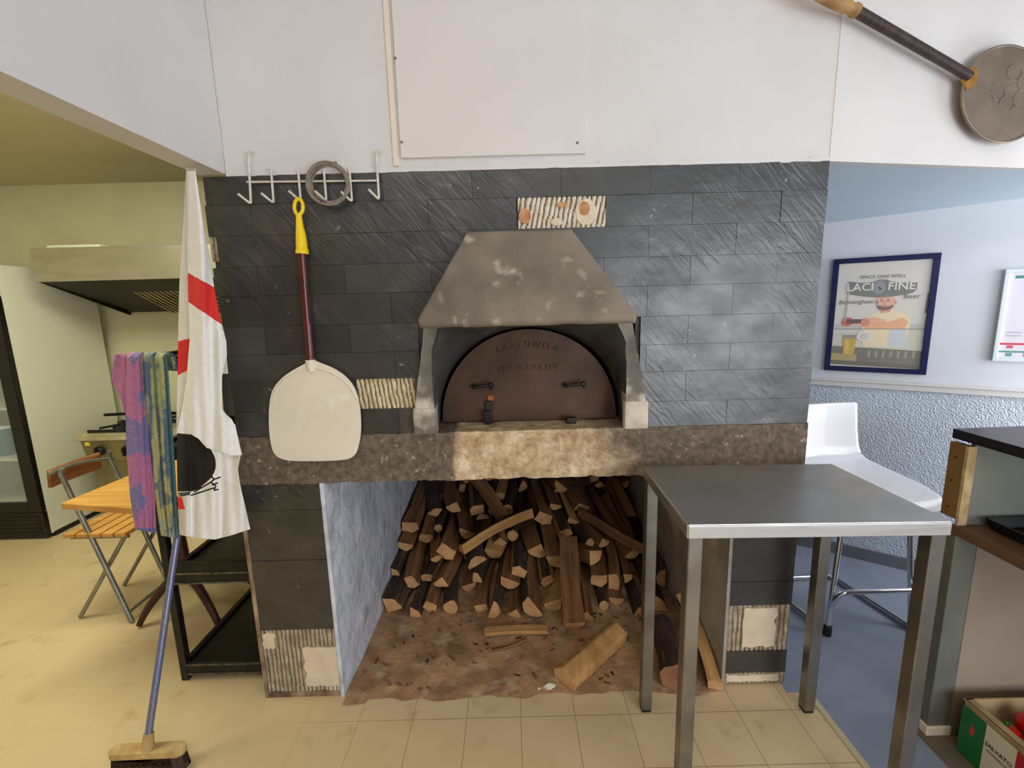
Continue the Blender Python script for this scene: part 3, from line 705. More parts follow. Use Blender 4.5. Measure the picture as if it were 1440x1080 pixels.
for i in range(7): shape([(.42+.08*i,.10),(.45+.08*i,.10),(.455+.08*i,.165),(.425+.08*i,.165)], (150,148,136))
# person: body, arms, head
shape([(.36,.20),(.80,.20),(.85,.40),(.84,.47),(.77,.52),(.66,.555),(.55,.55),(.42,.51),(.34,.46),(.33,.40)], (244,222,180))
shape([(.62,.21),(.82,.20),(.81,.37),(.64,.36)], (206,214,216))
shape([(.52,.52),(.62,.53),(.64,.59),(.50,.58)], (222,160,126))
shape([(.28,.44),(.44,.49),(.58,.46),(.56,.40),(.34,.385),(.26,.41)], (240,186,142))
shape([(.36,.375),(.79,.37),(.83,.44),(.76,.48),(.62,.44),(.40,.44)], (242,178,126))
ell(.56,.625,.10,.088, (236,178,150)); ell(.665,.62,.014,.022,(224,160,132))
shape([(.465,.60),(.48,.565),(.53,.545),(.60,.55),(.645,.575),(.65,.60),(.60,.585),(.54,.582),(.50,.592)], (126,78,60))
ell(.515,.637,.013,.006,(70,44,40)); ell(.585,.637,.013,.006,(70,44,40)); shape([(.54,.635),(.56,.635),(.565,.608),(.53,.608)], (222,150,122))
shape([(.50,.65),(.53,.653),(.53,.658),(.50,.655)], (96,62,50)); shape([(.57,.653),(.60,.65),(.60,.655),(.57,.658)], (96,62,50)); shape([(.52,.592),(.58,.592),(.57,.598),(.53,.598)], (110,62,54))
# hand with phone / tin
ell(.155,.44,.07,.045,(208,96,72)); shape([(.14,.42),(.36,.425),(.36,.465),(.14,.465)], (96,34,28)); ell(.36,.435,.05,.038,(222,138,108))
# counter line, glass of beer, glassware
shape([(0,.365),(1,.37),(1,.376),(0,.371)], (130,128,116))
ell(.36,.30,.085,.055,(226,224,214)); ell(.36,.30,.05,.03,(206,204,192))
shape([(.135,.11),(.265,.115),(.275,.28),(.125,.275)], (206,166,34)); shape([(.125,.275),(.275,.28),(.28,.315),(.12,.31)], (150,140,124))
shape([(.16,.13),(.20,.13),(.20,.26),(.155,.26)], (226,190,70))
# banner
shape([(.115,.712)]+[(.115+.765*t, .712-.042*math.sin(PI*t)) for t in [i/16 for i in range(1,16)]]+[(.87,.735),(.87,.80),(.75,.795),(.60,.815),(.54,.835),(.46,.835),(.40,.815),(.28,.81),(.13,.83)], (112,112,98))
ell(.47,.765,.075,.062,(140,140,144)); shape([(.45,.78),(.50,.755),(.50,.735),(.475,.745)], (32,32,34))
shape([(.115,.45),(.135,.45),(.145,.78),(.125,.78)], (176,170,152))
for x, y, r in ((.215,.755,.010),(.77,.742,.010)): ell(x, y, r, r*.9, (220,216,206))
shape([(.975,.52),(1,.52),(1,.70),(.985,.70)], (110,44,60))
art.build('poster_print', printed, po)
def ptxt(t, size, cx_, cy_, c, curve=0, bold=False):
    lay[0] += 1; d0 = lay[0]*.00008+.0006
    def f(x, y, z): return wp(S0+fw+W_*cx_+x, Z0+fw+H_*cy_+y+curve*(x*x), .010+d0+z)
    text_mesh(t, size, f, .0003, printed, 'poster_lettering', po, bold=bold, c=lin(c))
ptxt('SINCE ONE WELL', .024, .50, .862, (92,90,80))
ptxt('LACI', .056, .26, .768, (226,222,210), bold=True); ptxt('FINE', .056, .71, .768, (226,222,210), bold=True)
ptxt("Birmingham's", .032, .26, .632, (96,94,84), curve=-.5); ptxt('Beer', .034, .83, .672, (96,94,84), curve=.5)
gl = MB(); wbox(gl, S0+fw*.8, S1-fw*.8, Z0+fw*.8, Z1-fw*.8, .0165, .018); gl.build('glazing', mat('poster_glass', (255,255,255), rough=.05, alpha=.06), po)
s0, s1, z0, z1 = .722, 1.10, 1.176, 1.605
nb = pbuild('notice_board', s0, s1, z0, z1, .016, white_frame, 'white framed notice with green heading at the right edge of the alcove wall', 'notice')
ns = MB(); lay2 = [0]
def nshape(x0, x1, y0, y1, c):
    lay2[0] += 1; W2, H2 = s1-s0-.032, z1-z0-.032
    ns.add([wp(s0+.016+W2*x, z0+.016+H2*y, .009+lay2[0]*.0001) for x, y in ((x0,y0),(x1,y0),(x1,y1),(x0,y1))], [(0,1,2,3)], 0, lin(c))
nshape(0,1,0,1,(222,216,226)); nshape(.06,.9,.93,.965,(74,140,124)); nshape(.0,1,.155,.18,(206,64,88)); nshape(.0,.6,.065,.085,(84,146,132))
for i in range(5):
    nshape(.08+.17*i,.14+.17*i,.115,.15,(212,84,104)); nshape(.08+.17*i,.14+.17*i,.02,.06,(100,156,142))
nshape(.28,.285,.24,.86,(170,168,180)); nshape(.56,.565,.24,.86,(170,168,180)); nshape(.06,.2,.26,.27,(176,172,184)); nshape(.06,.2,.30,.31,(176,172,184))
ns.build('notice_print', printed, nb)

# ------------------------------------------------------------------ flag hanging from the bulkhead
def interp(tbl, y):
    if y <= tbl[0][0]: return tbl[0][1]
    for (a, va), (b_, vb) in zip(tbl, tbl[1:]):
        if y <= b_: return va+(vb-va)*(y-a)/(b_-a)
    return tbl[-1][1]
YF = 1.47
fg = thing('flag', tuple(at(268,240,YF)), 'crumpled white flag with red bars and a black bone print hanging below the white bulkhead', 'flag')
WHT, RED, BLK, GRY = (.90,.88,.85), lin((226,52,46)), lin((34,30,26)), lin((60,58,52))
def dseg(p, a, b_):
    ax, ay = a; bx, by = b_; t = max(0, min(1, ((p[0]-ax)*(bx-ax)+(p[1]-ay)*(by-ay))/((bx-ax)**2+(by-ay)**2+1e-9)))
    return math.hypot(p[0]-ax-t*(bx-ax), p[1]-ay-t*(by-ay))
LA = [(240,264),(330,264),(400,264.5),(480,267),(540,262),(575,256),(600,250),(612,248)]
RA = [(240,275),(285,281),(330,288),(372,296),(410,302),(445,309),(480,318),(500,319),(530,312),(575,312),(583,318),(590,326),(600,331),(643,341)]
HEM = [(0,609),(.25,611),(.36,617),(.48,630),(.62,633),(.85,641),(1,640)]
def clothA(u, v):
    yb = interp(HEM, u); y = 240+(yb-240)*v; x = interp(LA, y)+(interp(RA, y)-interp(LA, y))*u
    return x, y
def fold(x, y, k, amp): return amp*(math.sin(x*.16+y*.004*k+k)+.6*math.sin(x*.31-y*.011+k*2)+.5*nzv(x*.05, y*.012, k))
def fA(u, v):
    x, y = clothA(u, v); w = min(1, (y-230)/150)
    return at(x, y, YF-.034+fold(x, y, 1.3, .009)*w+.02*abs(2*u-1)**3*w)
def cA(u, v):
    x, y = clothA(u, v)
    t = (x-264)/44
    if 383+t*25 < y < 424+t*30 and x > 262: return RED
    return WHT
mb_ = MB().grid(fA, 100, 380, 0, cA); mb_.build('front_fold', cloth, fg, solid=.0016)
LB = [(240,262),(300,258.5),(345,256),(400,252.5),(460,251),(520,250),(560,249),(600,248)]
def clothB(u, v): y = 240+365*v; l = interp(LB, y); return l+(271-l)*u, y
def cB(u, v):
    x, y = clothB(u, v); return RED if 480-(x-250)*.25 < y < 528-(x-250)*.5 else (.84,.80,.70)
MB().grid(lambda u, v: at(*clothB(u, v), YF+.016+.012*u+fold(*clothB(u, v), 2.1, .004)), 40, 300, 0, cB).build('side_fold', cloth, fg, solid=.0016)
LC = [(596,250),(640,249),(690,250),(720,251),(755,253)]
RC = [(560,322),(600,331),(640,338),(660,334),(680,337),(705,343),(745,352)]
BOT = [(0,752),(.25,757),(.5,758.5),(.72,753),(1,744)]
def clothC(u, v):
    y0 = 596; yb = interp(BOT, u); y = y0+(yb-y0)*v; return interp(LC, y)+(interp(RC, y)-interp(LC, y))*u, y
BONES = [((252,694.5),(266.7,692.5)),((254,697),(266,695)),((268.7,688.4),(293,671)),((273.8,691.4),(297,678)),((268.7,696.5),(301,686)),((293,671),(297,669)),((297,669),(301,674)),((301,674),(309.5,671)),((299,682),(305.4,679)),((301,689.4),(306.4,688.4)),((297,678),(303,683)),((301,674),(297,678)),((303,683),(301,689))]
def cC(u, v):
    x, y = clothC(u, v)
    if y < 691-(max(0, x-276))*.9 and math.hypot((x-253)*1.0, (y-647)*.95) < 45+6*math.sin(y*.05): return BLK
    if 699 < y < 716 and x < 256+(y-699)*.25: return RED
    if y < 640 and x < 296: return BLK
    for a_, b_ in BONES:
        if dseg((x, y), a_, b_) < 1.1: return BLK
    if y < 753 and x < 262 and y > 690: return (.62,.55,.44)
    return WHT
MB().grid(lambda u, v: at(*clothC(u, v), YF+.004+fold(*clothC(u, v), 3.7, .010)), 200, 300, 0, cC).build('lower_fold', cloth, fg, solid=.0016)
def clothD(u, v): y = 500+85*v; l = 309+6*v; r = interp([(500,318),(530,321),(560,327),(585,331)], y); return l+(r-l)*u, y
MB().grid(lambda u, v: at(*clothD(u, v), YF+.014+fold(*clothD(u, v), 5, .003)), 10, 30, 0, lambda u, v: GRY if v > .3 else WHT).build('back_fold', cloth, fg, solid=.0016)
MB().tube([at(262,240,YF-.002)+Vector((0,0,.004)), at(276,240,YF-.002)+Vector((0,0,.004))], .003, 8).build('hanging_cord', white_wire, fg)

# ------------------------------------------------------------------ black rack with towels over its rail
rk = thing('shelf_rack', (-1.2, 1.9, 0), 'black metal shelf rack standing between the kitchen and the slate pier', 'shelf rack')
X0, X1, Y0, Y1 = -1.40, -1.035, 1.665, 2.30
for x, y in ((X0,Y0),(X1-.03,Y0),(X0,Y1-.03),(X1-.03,Y1-.03)): MB().box(x, x+.03, y, y+.03, 0.0, 1.36).build('post', black_metal, rk, bevel=.003)
for z in (.045, .455, .97, 1.315):
    s_ = MB().box(X0+.03, X1-.03, Y0+.004, Y1-.004, z, z+.02); s_.box(X0+.004, X0+.026, Y0+.03, Y1-.03, z, z+.035)
    s_.box(X0+.03, X1-.03, Y0+.002, Y0+.02, z-.018, z+(.075 if .3 < z < .6 else .035))
    sh_ = s_.build('shelf', black_metal, rk, bevel=.002)
    if z < .9:
        MB().box(X0+.03, X1-.03, Y0-.001, Y0+.003, z-.018, z-.011).box(X0+.03, X1-.03, Y0-.001, Y0+.003, z+.024, z+.031).build('worn_edge', shelf_edge, sh_)
YT = 1.545
MB().tube(rounded([(X0+.10,Y0,1.33),(X0+.10,YT,1.334),(-1.185,YT,1.334),(-1.19,Y0+.01,1.33)], .02), .008, 10).build('push_bar', black_metal, rk)
def towel(name, label, Lt, Rt, yb, colfn, kf, yf=YT-.030, backlen=.05, parts=()):
    t = thing(name, tuple(at((Lt[0][1]+Rt[0][1])/2, 500, YT)), label, 'towel', 'towels over the rack bar')
    z0 = 1.348
    def P(u, v):
        # v 0..0.12 back layer, .12-.2 over the bar, then front drop
        y = 503+(yb(u)-503)*v; l, r = interp(Lt, y), interp(Rt, y); x = l+(r-l)*u
        p = at(x, y, yf+.006*math.sin(u*kf+1+v*1.5)+.004*math.sin(u*kf*2.3+v*3))
        return p
    mb = MB().grid(P, 46, 130, 0, lambda u, v: colfn(interp(Lt, 503+(yb(u)-503)*v)+(interp(Rt, 503+(yb(u)-503)*v)-interp(Lt, 503+(yb(u)-503)*v))*u, 503+(yb(u)-503)*v))
    mb.grid(lambda u, v: (lambda p: Vector((p.x, p.y*(1-v)+(YT+.014)*v+.0*u, p.z+.013*math.sin(PI*v))))(P(u, 0)), 46, 8, 0, lambda u, v: colfn(interp(Lt,503)+(interp(Rt,503)-interp(Lt,503))*u, 503))
    mb.grid(lambda u, v: (lambda p: Vector((p.x, YT+.014+.004*math.sin(u*kf), p.z-backlen*v)))(P(u, 0)), 46, 10, 0, lambda u, v: colfn(interp(Lt,503)+(interp(Rt,503)-interp(Lt,503))*u, 503+150*v))
    mb.build('cloth', towel_m, t, solid=.004, weld=True)
    return t
PNK, LIL, BLU = lin((206,132,176)), lin((146,134,190)), lin((128,132,186))
def cpink(x, y):
    n_ = nzv(x*.045, y*.022, 11)+.35*nzv(x*.12, y*.09, 2)
    if 585 < y < 640: n_ += .25
    if y > 742: return BLU
    if y > 718 and abs((x*.9) % 9-4) < 1.2: return (PNK[0]*.8,PNK[1]*.8,PNK[2]*.9)
    return LIL if n_ > .14 else PNK
t1 = towel('towel', 'pink and lilac patterned towel hanging at the left on the black rack bar', [(503,174),(560,176),(640,179),(700,184),(745,191)], [(503,198),(560,203),(640,211),(700,217),(745,219)], lambda u: 744+6*u, cpink, 6)
fl_ = MB().grid(lambda u, v: (lambda x, y: at(x, y, YT+.012+.008*math.sin(u*5+v*2)))( (162-6*min(1, v*1.9)+max(0, v-.53)*46*(1-u)*1.0)+((180-(162-6*min(1, v*1.9)))*u), 498+(67+52*u)*v), 16, 40, 0,
    lambda u, v: cpink(162+u*14, 503+v*90) if v < .88-.1*u else lin((52,60,110)))
fl_.build('folded_corner', towel_m, t1, solid=.004)
GRN, TEA, NVY, YEL = lin((176,186,140)), lin((92,136,140)), lin((104,124,152)), lin((196,190,134))
def cgreen(x, y):
    n_ = nzv(x*.13, y*.016, 4)+.3*nzv(x*.1, y*.1, 9)
    r_ = interp([(503,236),(560,240),(640,244),(755,251)], y)
    for cx_, cy_, rr_ in ((225,683,7),(232,702,9)):
        if math.hypot(x-cx_, y-cy_) < rr_: return lin((136,140,136))
    if y > 728 and abs((x*.8) % 8-4) < 1.5: return lin((170,190,200))
    if x > r_-7-4*nzv(y*.03, 3): return TEA
    if n_ > .22: return NVY
    if n_ > .06: return lin((150,160,140))
    return YEL if (y > 600 or n_ < -.2) else GRN
towel('towel', 'yellow green towel with blue blotches hanging at the right on the black rack bar', [(503,199),(560,203),(640,213),(700,219),(757,228)], [(503,234),(530,237),(600,242),(660,246),(757,251.5)], lambda u: 753+4*u, cgreen, 13)

# ------------------------------------------------------------------ broom
br_ = thing('broom', (-1.247,1.315,0), 'broom with worn blue handle and wooden head standing on the tiles before the rack', 'broom')
b0, b1 = Vector((-1.247,1.304,.088)), Vector((-1.21,1.651,1.0))
MB().tube([b0, lerp(b0, b1, .5), b1], .0115, 12).build('handle', broom_blue, br_)
MB().tube([b0-Vector((0,.004,.03)), b0+(b1-b0)*.035], [.02,.015], 12).build('socket', broom_wood, br_)
hd_ = [(-.135,-.012),(-.12,-.021),(.12,-.022),(.138,-.012),(.138,.012),(.12,.02),(-.12,.02),(-.135,.013)]
MB().prism(hd_, lambda u, v, d: (-1.249+u*.9, 1.305+v+.01*u, d+.012*u), .052, .074).build('head', broom_wood, br_, bevel=.006)
bm_ = MB()
bt = [(u*.97, v*.88) for u, v in hd_]
bm_.grid(lambda u, v: (lambda i, f: (-1.249+.9*(bt[i % 8][0]*(1-f)+bt[(i+1) % 8][0]*f)*(1+.06*(1-v)), 1.305+(bt[i % 8][1]*(1-f)+bt[(i+1) % 8][1]*f)*(1+.15*(1-v)), .001+.054*v+(.006*nzv(u*60, 2) if v == 0 else 0)+.006*v*(bt[i % 8][0]/.135)))(int(u*7.9999), (u*8) % 1.0 if u < 1 else 1), 96, 4, 0)
bm_.build('bristles', bristle_m, br_)

# ------------------------------------------------------------------ firewood
def log_mesh(kind, L, r, seed):
    rg = random.Random(seed)
    if kind == 'quarter':
        poly = [(0,0)]+[(r*1.35*math.cos(a_), r*1.35*math.sin(a_)) for a_ in [PI/2*i/6 for i in range(7)]]; bark = set(range(1, 7))
    elif kind == 'half':
        poly = [(r*1.05*math.cos(a_), r*1.05*math.sin(a_)) for a_ in [PI*i/9 for i in range(10)]]; bark = set(range(0, 9))
    elif kind == 'round':
        poly = [(r*.72*math.cos(a_), r*.72*math.sin(a_)) for a_ in [2*PI*i/12 for i in range(12)]]; bark = set(range(12))
    else:
        poly = [(-r*.8,-r*.5),(r*.75,-r*.6),(r*.9,r*.35),(-r*.2,r*.65),(-r*.85,r*.3)]; bark = {2} if kind == 'billet' else {2, 3}
    cxp = sum(p_[0] for p_ in poly)/len(poly); cyp = sum(p_[1] for p_ in poly)/len(poly)
    poly = [(u-cxp, v-cyp) for u, v in poly]; rot = rg.uniform(0, 2*PI)
    poly = [((u*math.cos(rot)-v*math.sin(rot))*rg.uniform(.94,1.08), (u*math.sin(rot)+v*math.cos(rot))*rg.uniform(.94,1.08)) for u, v in poly]
    # refine outline
    fine, fb = [], []
    for i in range(len(poly)):
        a_, b_ = poly[i], poly[(i+1) % len(poly)]; k = 3 if len(poly) < 8 else 1
        for j in range(k): fine.append((a_[0]+(b_[0]-a_[0])*j/k, a_[1]+(b_[1]-a_[1])*j/k)); fb.append(i in bark)
    n_, S = len(fine), 9; mb = MB(); bend = rg.uniform(-.02,.02); vs = []
    for s_ in range(S+1):
        t = s_/S; y = L*(t-.5); sc = 1+.10*nzv(t*2.2, seed*3.1); dx = bend*math.sin(PI*t); dz = .5*bend*math.sin(PI*t+seed)
        for i, (u, v) in enumerate(fine):
            q_ = 1+.10*nzv(u*40+seed, v*40, t*5); e_ = (.012*nzv(u*30, v*30, seed) if s_ in (0, S) else 0)
            vs.append((u*sc*q_+dx, y+e_, v*sc*q_+dz))
    for s_ in range(S):
        for i in range(n_): mb.add([vs[s_*n_+i], vs[s_*n_+(i+1) % n_], vs[(s_+1)*n_+(i+1) % n_], vs[(s_+1)*n_+i]], [(0,1,2,3)], 1 if fb[i] else 0)
    mb.add(vs[:n_], [tuple(range(n_))], 2); mb.add(vs[-n_:], [tuple(range(n_))], 2)
    return mb
KINDN = {'quarter': 'wedge split', 'half': 'half round', 'round': 'small round', 'billet': 'squarish split', 'slab': 'flat split'}
ORD = ['first','second','third','fourth','fifth','sixth','seventh','eighth','ninth','tenth','eleventh','twelfth','thirteenth','fourteenth','fifteenth']
RNAME = ['bottom row', 'second row up', 'third row up', 'fourth row up', 'fifth row up', 'top row']
LOGS = [
  ('quarter', 0.58, 0.0582, 1, 0, -0.614, 2.345, 0.06, 0.96, 0.0158, 0.2793, -0.0093),
  ('quarter', 0.532, 0.0392, 2, 0, -0.486, 2.287, 0.031, 0.9874, -0.0003, -0.1566, -0.0219),
  ('slab', 0.535, 0.038, 3, 0, -0.427, 2.324, 0.028, 0.8363, -0.0081, -0.5481, -0.0132),
  ('round', 0.552, 0.0493, 4, 0, -0.336, 2.315, 0.035, 0.9989, 0.0095, -0.0438, 0.0097),
  ('billet', 0.465, 0.0358, 5, 0, -0.156, 2.275, 0.021, 0.9719, 0.0243, 0.2293, -0.0467),
  ('half', 0.578, 0.0463, 6, 0, -0.083, 2.277, 0.041, 0.9542, 0.0051, 0.2967, -0.0374),
  ('quarter', 0.552, 0.0364, 7, 0, 0.009, 2.267, 0.015, 0.7012, -0.0266, -0.712, -0.0253),
  ('half', 0.504, 0.0538, 8, 0, 0.072, 2.225, 0.048, 0.918, -0.0453, -0.3931, -0.0251),
  ('half', 0.579, 0.0452, 9, 0, 0.254, 2.321, 0.024, 0.9473, -0.0337, -0.2952, -0.1196),
  ('quarter', 0.59, 0.04, 10, 0, 0.355, 2.247, 0.015, 0.9872, -0.004, -0.1525, -0.0469),
  ('round', 0.548, 0.0315, 11, 0, 0.439, 2.317, 0.023, 0.998, 0.0112, 0.0587, -0.0212),
  ('half', 0.517, 0.0344, 12, 0, 0.52, 2.327, 0.019, 0.9981, -0.002, -0.0342, -0.0516),
  ('quarter', 0.572, 0.0357, 13, 0, 0.61, 2.263, 0.031, 0.9985, -0.0053, 0.0108, -0.0527),
  ('quarter', 0.568, 0.0616, 14, 0, 0.701, 2.291, 0.055, 0.9521, 0.0135, 0.3043, -0.0285),
  ('quarter', 0.581, 0.034, 15, 1, -0.646, 2.531, 0.122, 0.9925, 0.0234, -0.1199, -0.001),
  ('billet', 0.58, 0.045, 16, 1, -0.559, 2.471, 0.096, 0.9989, 0.0267, 0.036, 0.015),
  ('slab', 0.545, 0.0343, 17, 1, -0.438, 2.489, 0.094, 0.0132, 0.0807, 0.9966, 0.0046),
  ('quarter', 0.544, 0.0408, 18, 1, -0.362, 2.4, 0.091, 0.2654, -0.0509, -0.9627, 0.0099),
  ('half', 0.514, 0.0378, 19, 1, -0.236, 2.472, 0.022, 0.9169, 0.017, 0.3982, -0.0223),
  ('quarter', 0.548, 0.0384, 20, 1, -0.15, 2.47, 0.085, 0.9623, -0.0406, -0.2515, -0.0955),
  ('half', 0.475, 0.0458, 21, 1, -0.023, 2.36, 0.076, 0.653, -0.0559, -0.7553, -0.0017),
  ('slab', 0.587, 0.0458, 22, 1, 0.026, 2.461, 0.121, 0.9988, -0.0312, 0.0282, -0.0236),
  ('billet', 0.538, 0.0404, 23, 1, 0.151, 2.475, 0.074, 0.828, 0.0327, -0.5598, -0.0067),
  ('quarter', 0.47, 0.055, 24, 1, 0.323, 2.436, 0.095, 0.9594, -0.1556, -0.0335, 0.2329),
  ('billet', 0.478, 0.05, 25, 1, 0.451, 2.396, 0.078, 0.9119, -0.0201, -0.4079, -0.0409),
  ('billet', 0.48, 0.0504, 26, 1, 0.525, 2.376, 0.089, 0.9958, 0.0105, -0.0764, -0.0496),
  ('quarter', 0.549, 0.0346, 27, 1, 0.607, 2.466, 0.049, 0.9399, -0.0294, -0.3397, -0.0171),
  ('half', 0.511, 0.0467, 28, 1, 0.738, 2.391, 0.102, 0.9111, -0.0002, -0.4121, -0.0086),
  ('half', 0.556, 0.0439, 29, 2, -0.632, 2.681, 0.178, 0.9632, 0.0296, 0.267, 0.011),
  ('half', 0.553, 0.0344, 30, 2, -0.464, 2.596, 0.14, 0.9937, 0.0368, -0.0904, 0.0553),
  ('slab', 0.562, 0.0586, 31, 2, -0.387, 2.571, 0.172, 0.3076, 0.0094, -0.9509, 0.0333),
  ('half', 0.532, 0.0485, 32, 2, -0.254, 2.525, 0.158, 0.9979, 0.01, 0.0006, 0.0633),
  ('half', 0.528, 0.0525, 33, 2, -0.191, 2.669, 0.132, 0.9885, 0.1149, -0.0191, -0.0967),
  ('half', 0.522, 0.0525, 34, 2, -0.089, 2.64, 0.139, 0.9767, 0.0751, 0.1887, -0.069),
  ('quarter', 0.514, 0.0586, 35, 2, 0.104, 2.618, 0.14, 0.9967, 0.0435, -0.0638, 0.0232),
  ('quarter', 0.593, 0.0539, 36, 2, 0.18, 2.59, 0.137, 0.8307, 0.0598, -0.5534, -0.0069),
  ('round', 0.533, 0.0377, 37, 2, 0.341, 2.68, 0.167, 0.323, -0.1347, 0.9318, 0.0966),
  ('quarter', 0.545, 0.0418, 38, 2, 0.417, 2.665, 0.158, 0.9843, 0.0386, -0.079, 0.1529),
  ('quarter', 0.524, 0.0378, 39, 2, 0.562, 2.455, 0.2, 0.1262, 0.3083, -0.9427, 0.0185),
  ('half', 0.552, 0.0516, 40, 2, 0.632, 2.612, 0.171, 0.8513, 0.0938, -0.5161, -0.012),
  ('billet', 0.566, 0.054, 41, 3, -0.619, 2.796, 0.248, 0.9225, 0.0384, -0.3837, -0.016),
  ('billet', 0.6, 0.048, 42, 3, -0.518, 2.783, 0.217, 0.8786, 0.08, 0.4696, 0.0347),
  ('round', 0.523, 0.0326, 43, 3, -0.45, 2.776, 0.226, 0.6633, 0.0204, 0.748, 0.0127),
  ('half', 0.551, 0.047, 44, 3, -0.317, 2.726, 0.213, 0.9952, 0.0253, -0.0785, 0.0525),
  ('quarter', 0.515, 0.0408, 45, 3, -0.07, 2.678, 0.189, 0.4651, -0.003, -0.8825, -0.0692),
  ('quarter', 0.472, 0.0438, 46, 3, -0.111, 2.441, 0.242, 0.3306, -0.3985, -0.8158, -0.2576),
  ('round', 0.484, 0.046, 47, 3, 0.006, 2.693, 0.207, 0.9256, 0.0542, 0.3733, -0.0307),
  ('billet', 0.557, 0.0575, 48, 3, 0.143, 2.836, 0.263, 0.9311, 0.0292, 0.3569, 0.0691),
  ('billet', 0.576, 0.0496, 49, 3, 0.251, 2.782, 0.218, 0.9917, 0.0978, -0.0641, 0.0539),
  ('quarter', 0.578, 0.0447, 50, 3, 0.45, 2.895, 0.213, 0.893, 0.1709, -0.4161, 0.0156),
  ('half', 0.518, 0.0479, 51, 3, 0.281, 2.145, 0.104, 0.6439, 0.0841, -0.7478, -0.1382),
  ('quarter', 0.483, 0.0366, 52, 3, 0.554, 2.756, 0.193, 0.8038, -0.0005, 0.5864, 0.0997),
  ('quarter', 0.478, 0.0472, 53, 3, 0.669, 2.783, 0.163, 0.991, 0.1215, -0.0551, 0.006),
  ('quarter', 0.464, 0.0457, 54, 4, -0.547, 2.853, 0.312, 0.6956, 0.1523, -0.702, 0.0107),
  ('quarter', 0.505, 0.0532, 55, 4, -0.42, 2.873, 0.291, 0.0977, 0.0859, -0.9912, -0.023),
  ('billet', 0.56, 0.0515, 56, 4, -0.285, 2.921, 0.298, 0.9691, 0.0734, -0.2267, 0.0643),
  ('half', 0.489, 0.0385, 57, 4, -0.219, 2.903, 0.254, 0.9891, 0.0837, 0.1133, 0.0431),
  ('billet', 0.564, 0.0405, 58, 4, -0.129, 2.965, 0.296, 0.4791, 0.077, 0.8701, 0.0862),
  ('quarter', 0.487, 0.0558, 59, 4, -0.193, 2.714, 0.327, 0.2336, -0.9358, -0.2517, -0.0801),
  ('round', 0.519, 0.0466, 60, 4, -0.013, 2.9, 0.286, 0.7982, 0.079, 0.5969, -0.0166),
  ('half', 0.531, 0.0372, 61, 4, 0.199, 2.91, 0.301, 0.9828, 0.0461, 0.1457, 0.1037),
  ('half', 0.567, 0.0347, 62, 4, 0.315, 2.849, 0.245, 0.0253, 0.0506, -0.9956, -0.075),
  ('billet', 0.599, 0.0575, 63, 4, 0.354, 2.984, 0.299, 0.9834, 0.1229, 0.0486, 0.1247),
  ('half', 0.525, 0.0432, 64, 4, 0.435, 2.87, 0.317, 0.9252, -0.0905, 0.1618, -0.3311),
  ('quarter', 0.524, 0.0391, 65, 4, 0.65, 2.944, 0.441, 0.7006, -0.6767, 0.2261, 0.0142),
  ('quarter', 0.472, 0.0431, 66, 4, 0.713, 2.945, 0.236, 0.0043, 0.048, -0.9877, -0.149),
  ('quarter', 0.598, 0.0481, 67, 5, -0.454, 3.142, 0.453, 0.6865, 0.2305, -0.635, 0.2689),
  ('round', 0.506, 0.0327, 68, 5, -0.542, 3.075, 0.33, 0.4475, 0.1628, -0.8786, -0.037),
  ('billet', 0.508, 0.036, 69, 5, -0.401, 3.145, 0.362, 0.1683, -0.0754, 0.9719, 0.1463),
  ('quarter', 0.595, 0.0416, 70, 5, -0.338, 3.17, 0.427, 0.8618, 0.0912, -0.4988, -0.0131),
  ('billet', 0.55, 0.062, 71, 5, -0.214, 3.215, 0.424, 0.9242, 0.1341, -0.3573, 0.0127),
  ('quarter', 0.516, 0.0412, 72, 5, -0.066, 3.001, 0.327, 0.255, -0.0406, -0.9633, -0.0728),
  ('half', 0.531, 0.0494, 73, 5, -0.077, 3.336, 0.458, 0.5264, -0.5824, -0.1344, -0.6048),
  ('half', 0.554, 0.0494, 74, 5, 0.1, 3.135, 0.405, 0.8292, 0.2014, 0.52, 0.0371),
  ('quarter', 0.544, 0.0492, 75, 5, 0.227, 3.059, 0.358, 0.8917, 0.1476, -0.4206, 0.0789),
  ('billet', 0.552, 0.042, 76, 5, 0.435, 3.109, 0.389, 0.807, 0.1276, -0.5641, 0.1194),
  ('quarter', 0.566, 0.0384, 77, 5, 0.496, 3.142, 0.363, 0.7897, 0.0268, 0.5915, 0.1605),
  ('half', 0.587, 0.0361, 78, 5, 0.524, 3.357, 0.438, 0.1528, -0.7968, -0.2814, 0.5124),
  ('quarter', 0.594, 0.038, 79, 5, 0.756, 3.206, 0.383, 0.488, 0.0791, 0.855, 0.1566),
]
def _front(e):
    from mathutils import Quaternion
    q = Quaternion(e[8:12]); a_ = Vector(e[5:8])+q@Vector((0,-e[1]/2,0)); b_ = Vector(e[5:8])+q@Vector((0,e[1]/2,0)); return a_ if a_.y < b_.y else b_
fr_l = sorted([( _front(e).y+_front(e).z*.8, i) for i, e in enumerate(LOGS)])
rows_ = [[i for _, i in fr_l[k*14:(k+1)*14]] for k in range(6)]
from mathutils import Quaternion
for k, rw in enumerate(rows_):
    for n_, i in enumerate(sorted(rw, key=lambda i: _front(LOGS[i]).x)):
        kd, L, r, sd_, rk_ = LOGS[i][:5]; rg2 = random.Random(sd_*5+1)
        o = log_mesh(kd, L, r, sd_).build('firewood_log', [split_m if rg2.random() < .78 else split_pale, bark_m, end_m])
        o.location = LOGS[i][5:8]; o.rotation_mode = 'QUATERNION'; o.rotation_quaternion = LOGS[i][8:12]
        tag(o, f'{KINDN[kd]} log, {ORD[n_]} from the left in the {RNAME[k]} of the woodpile', 'log', 'firewood stacked under the oven')
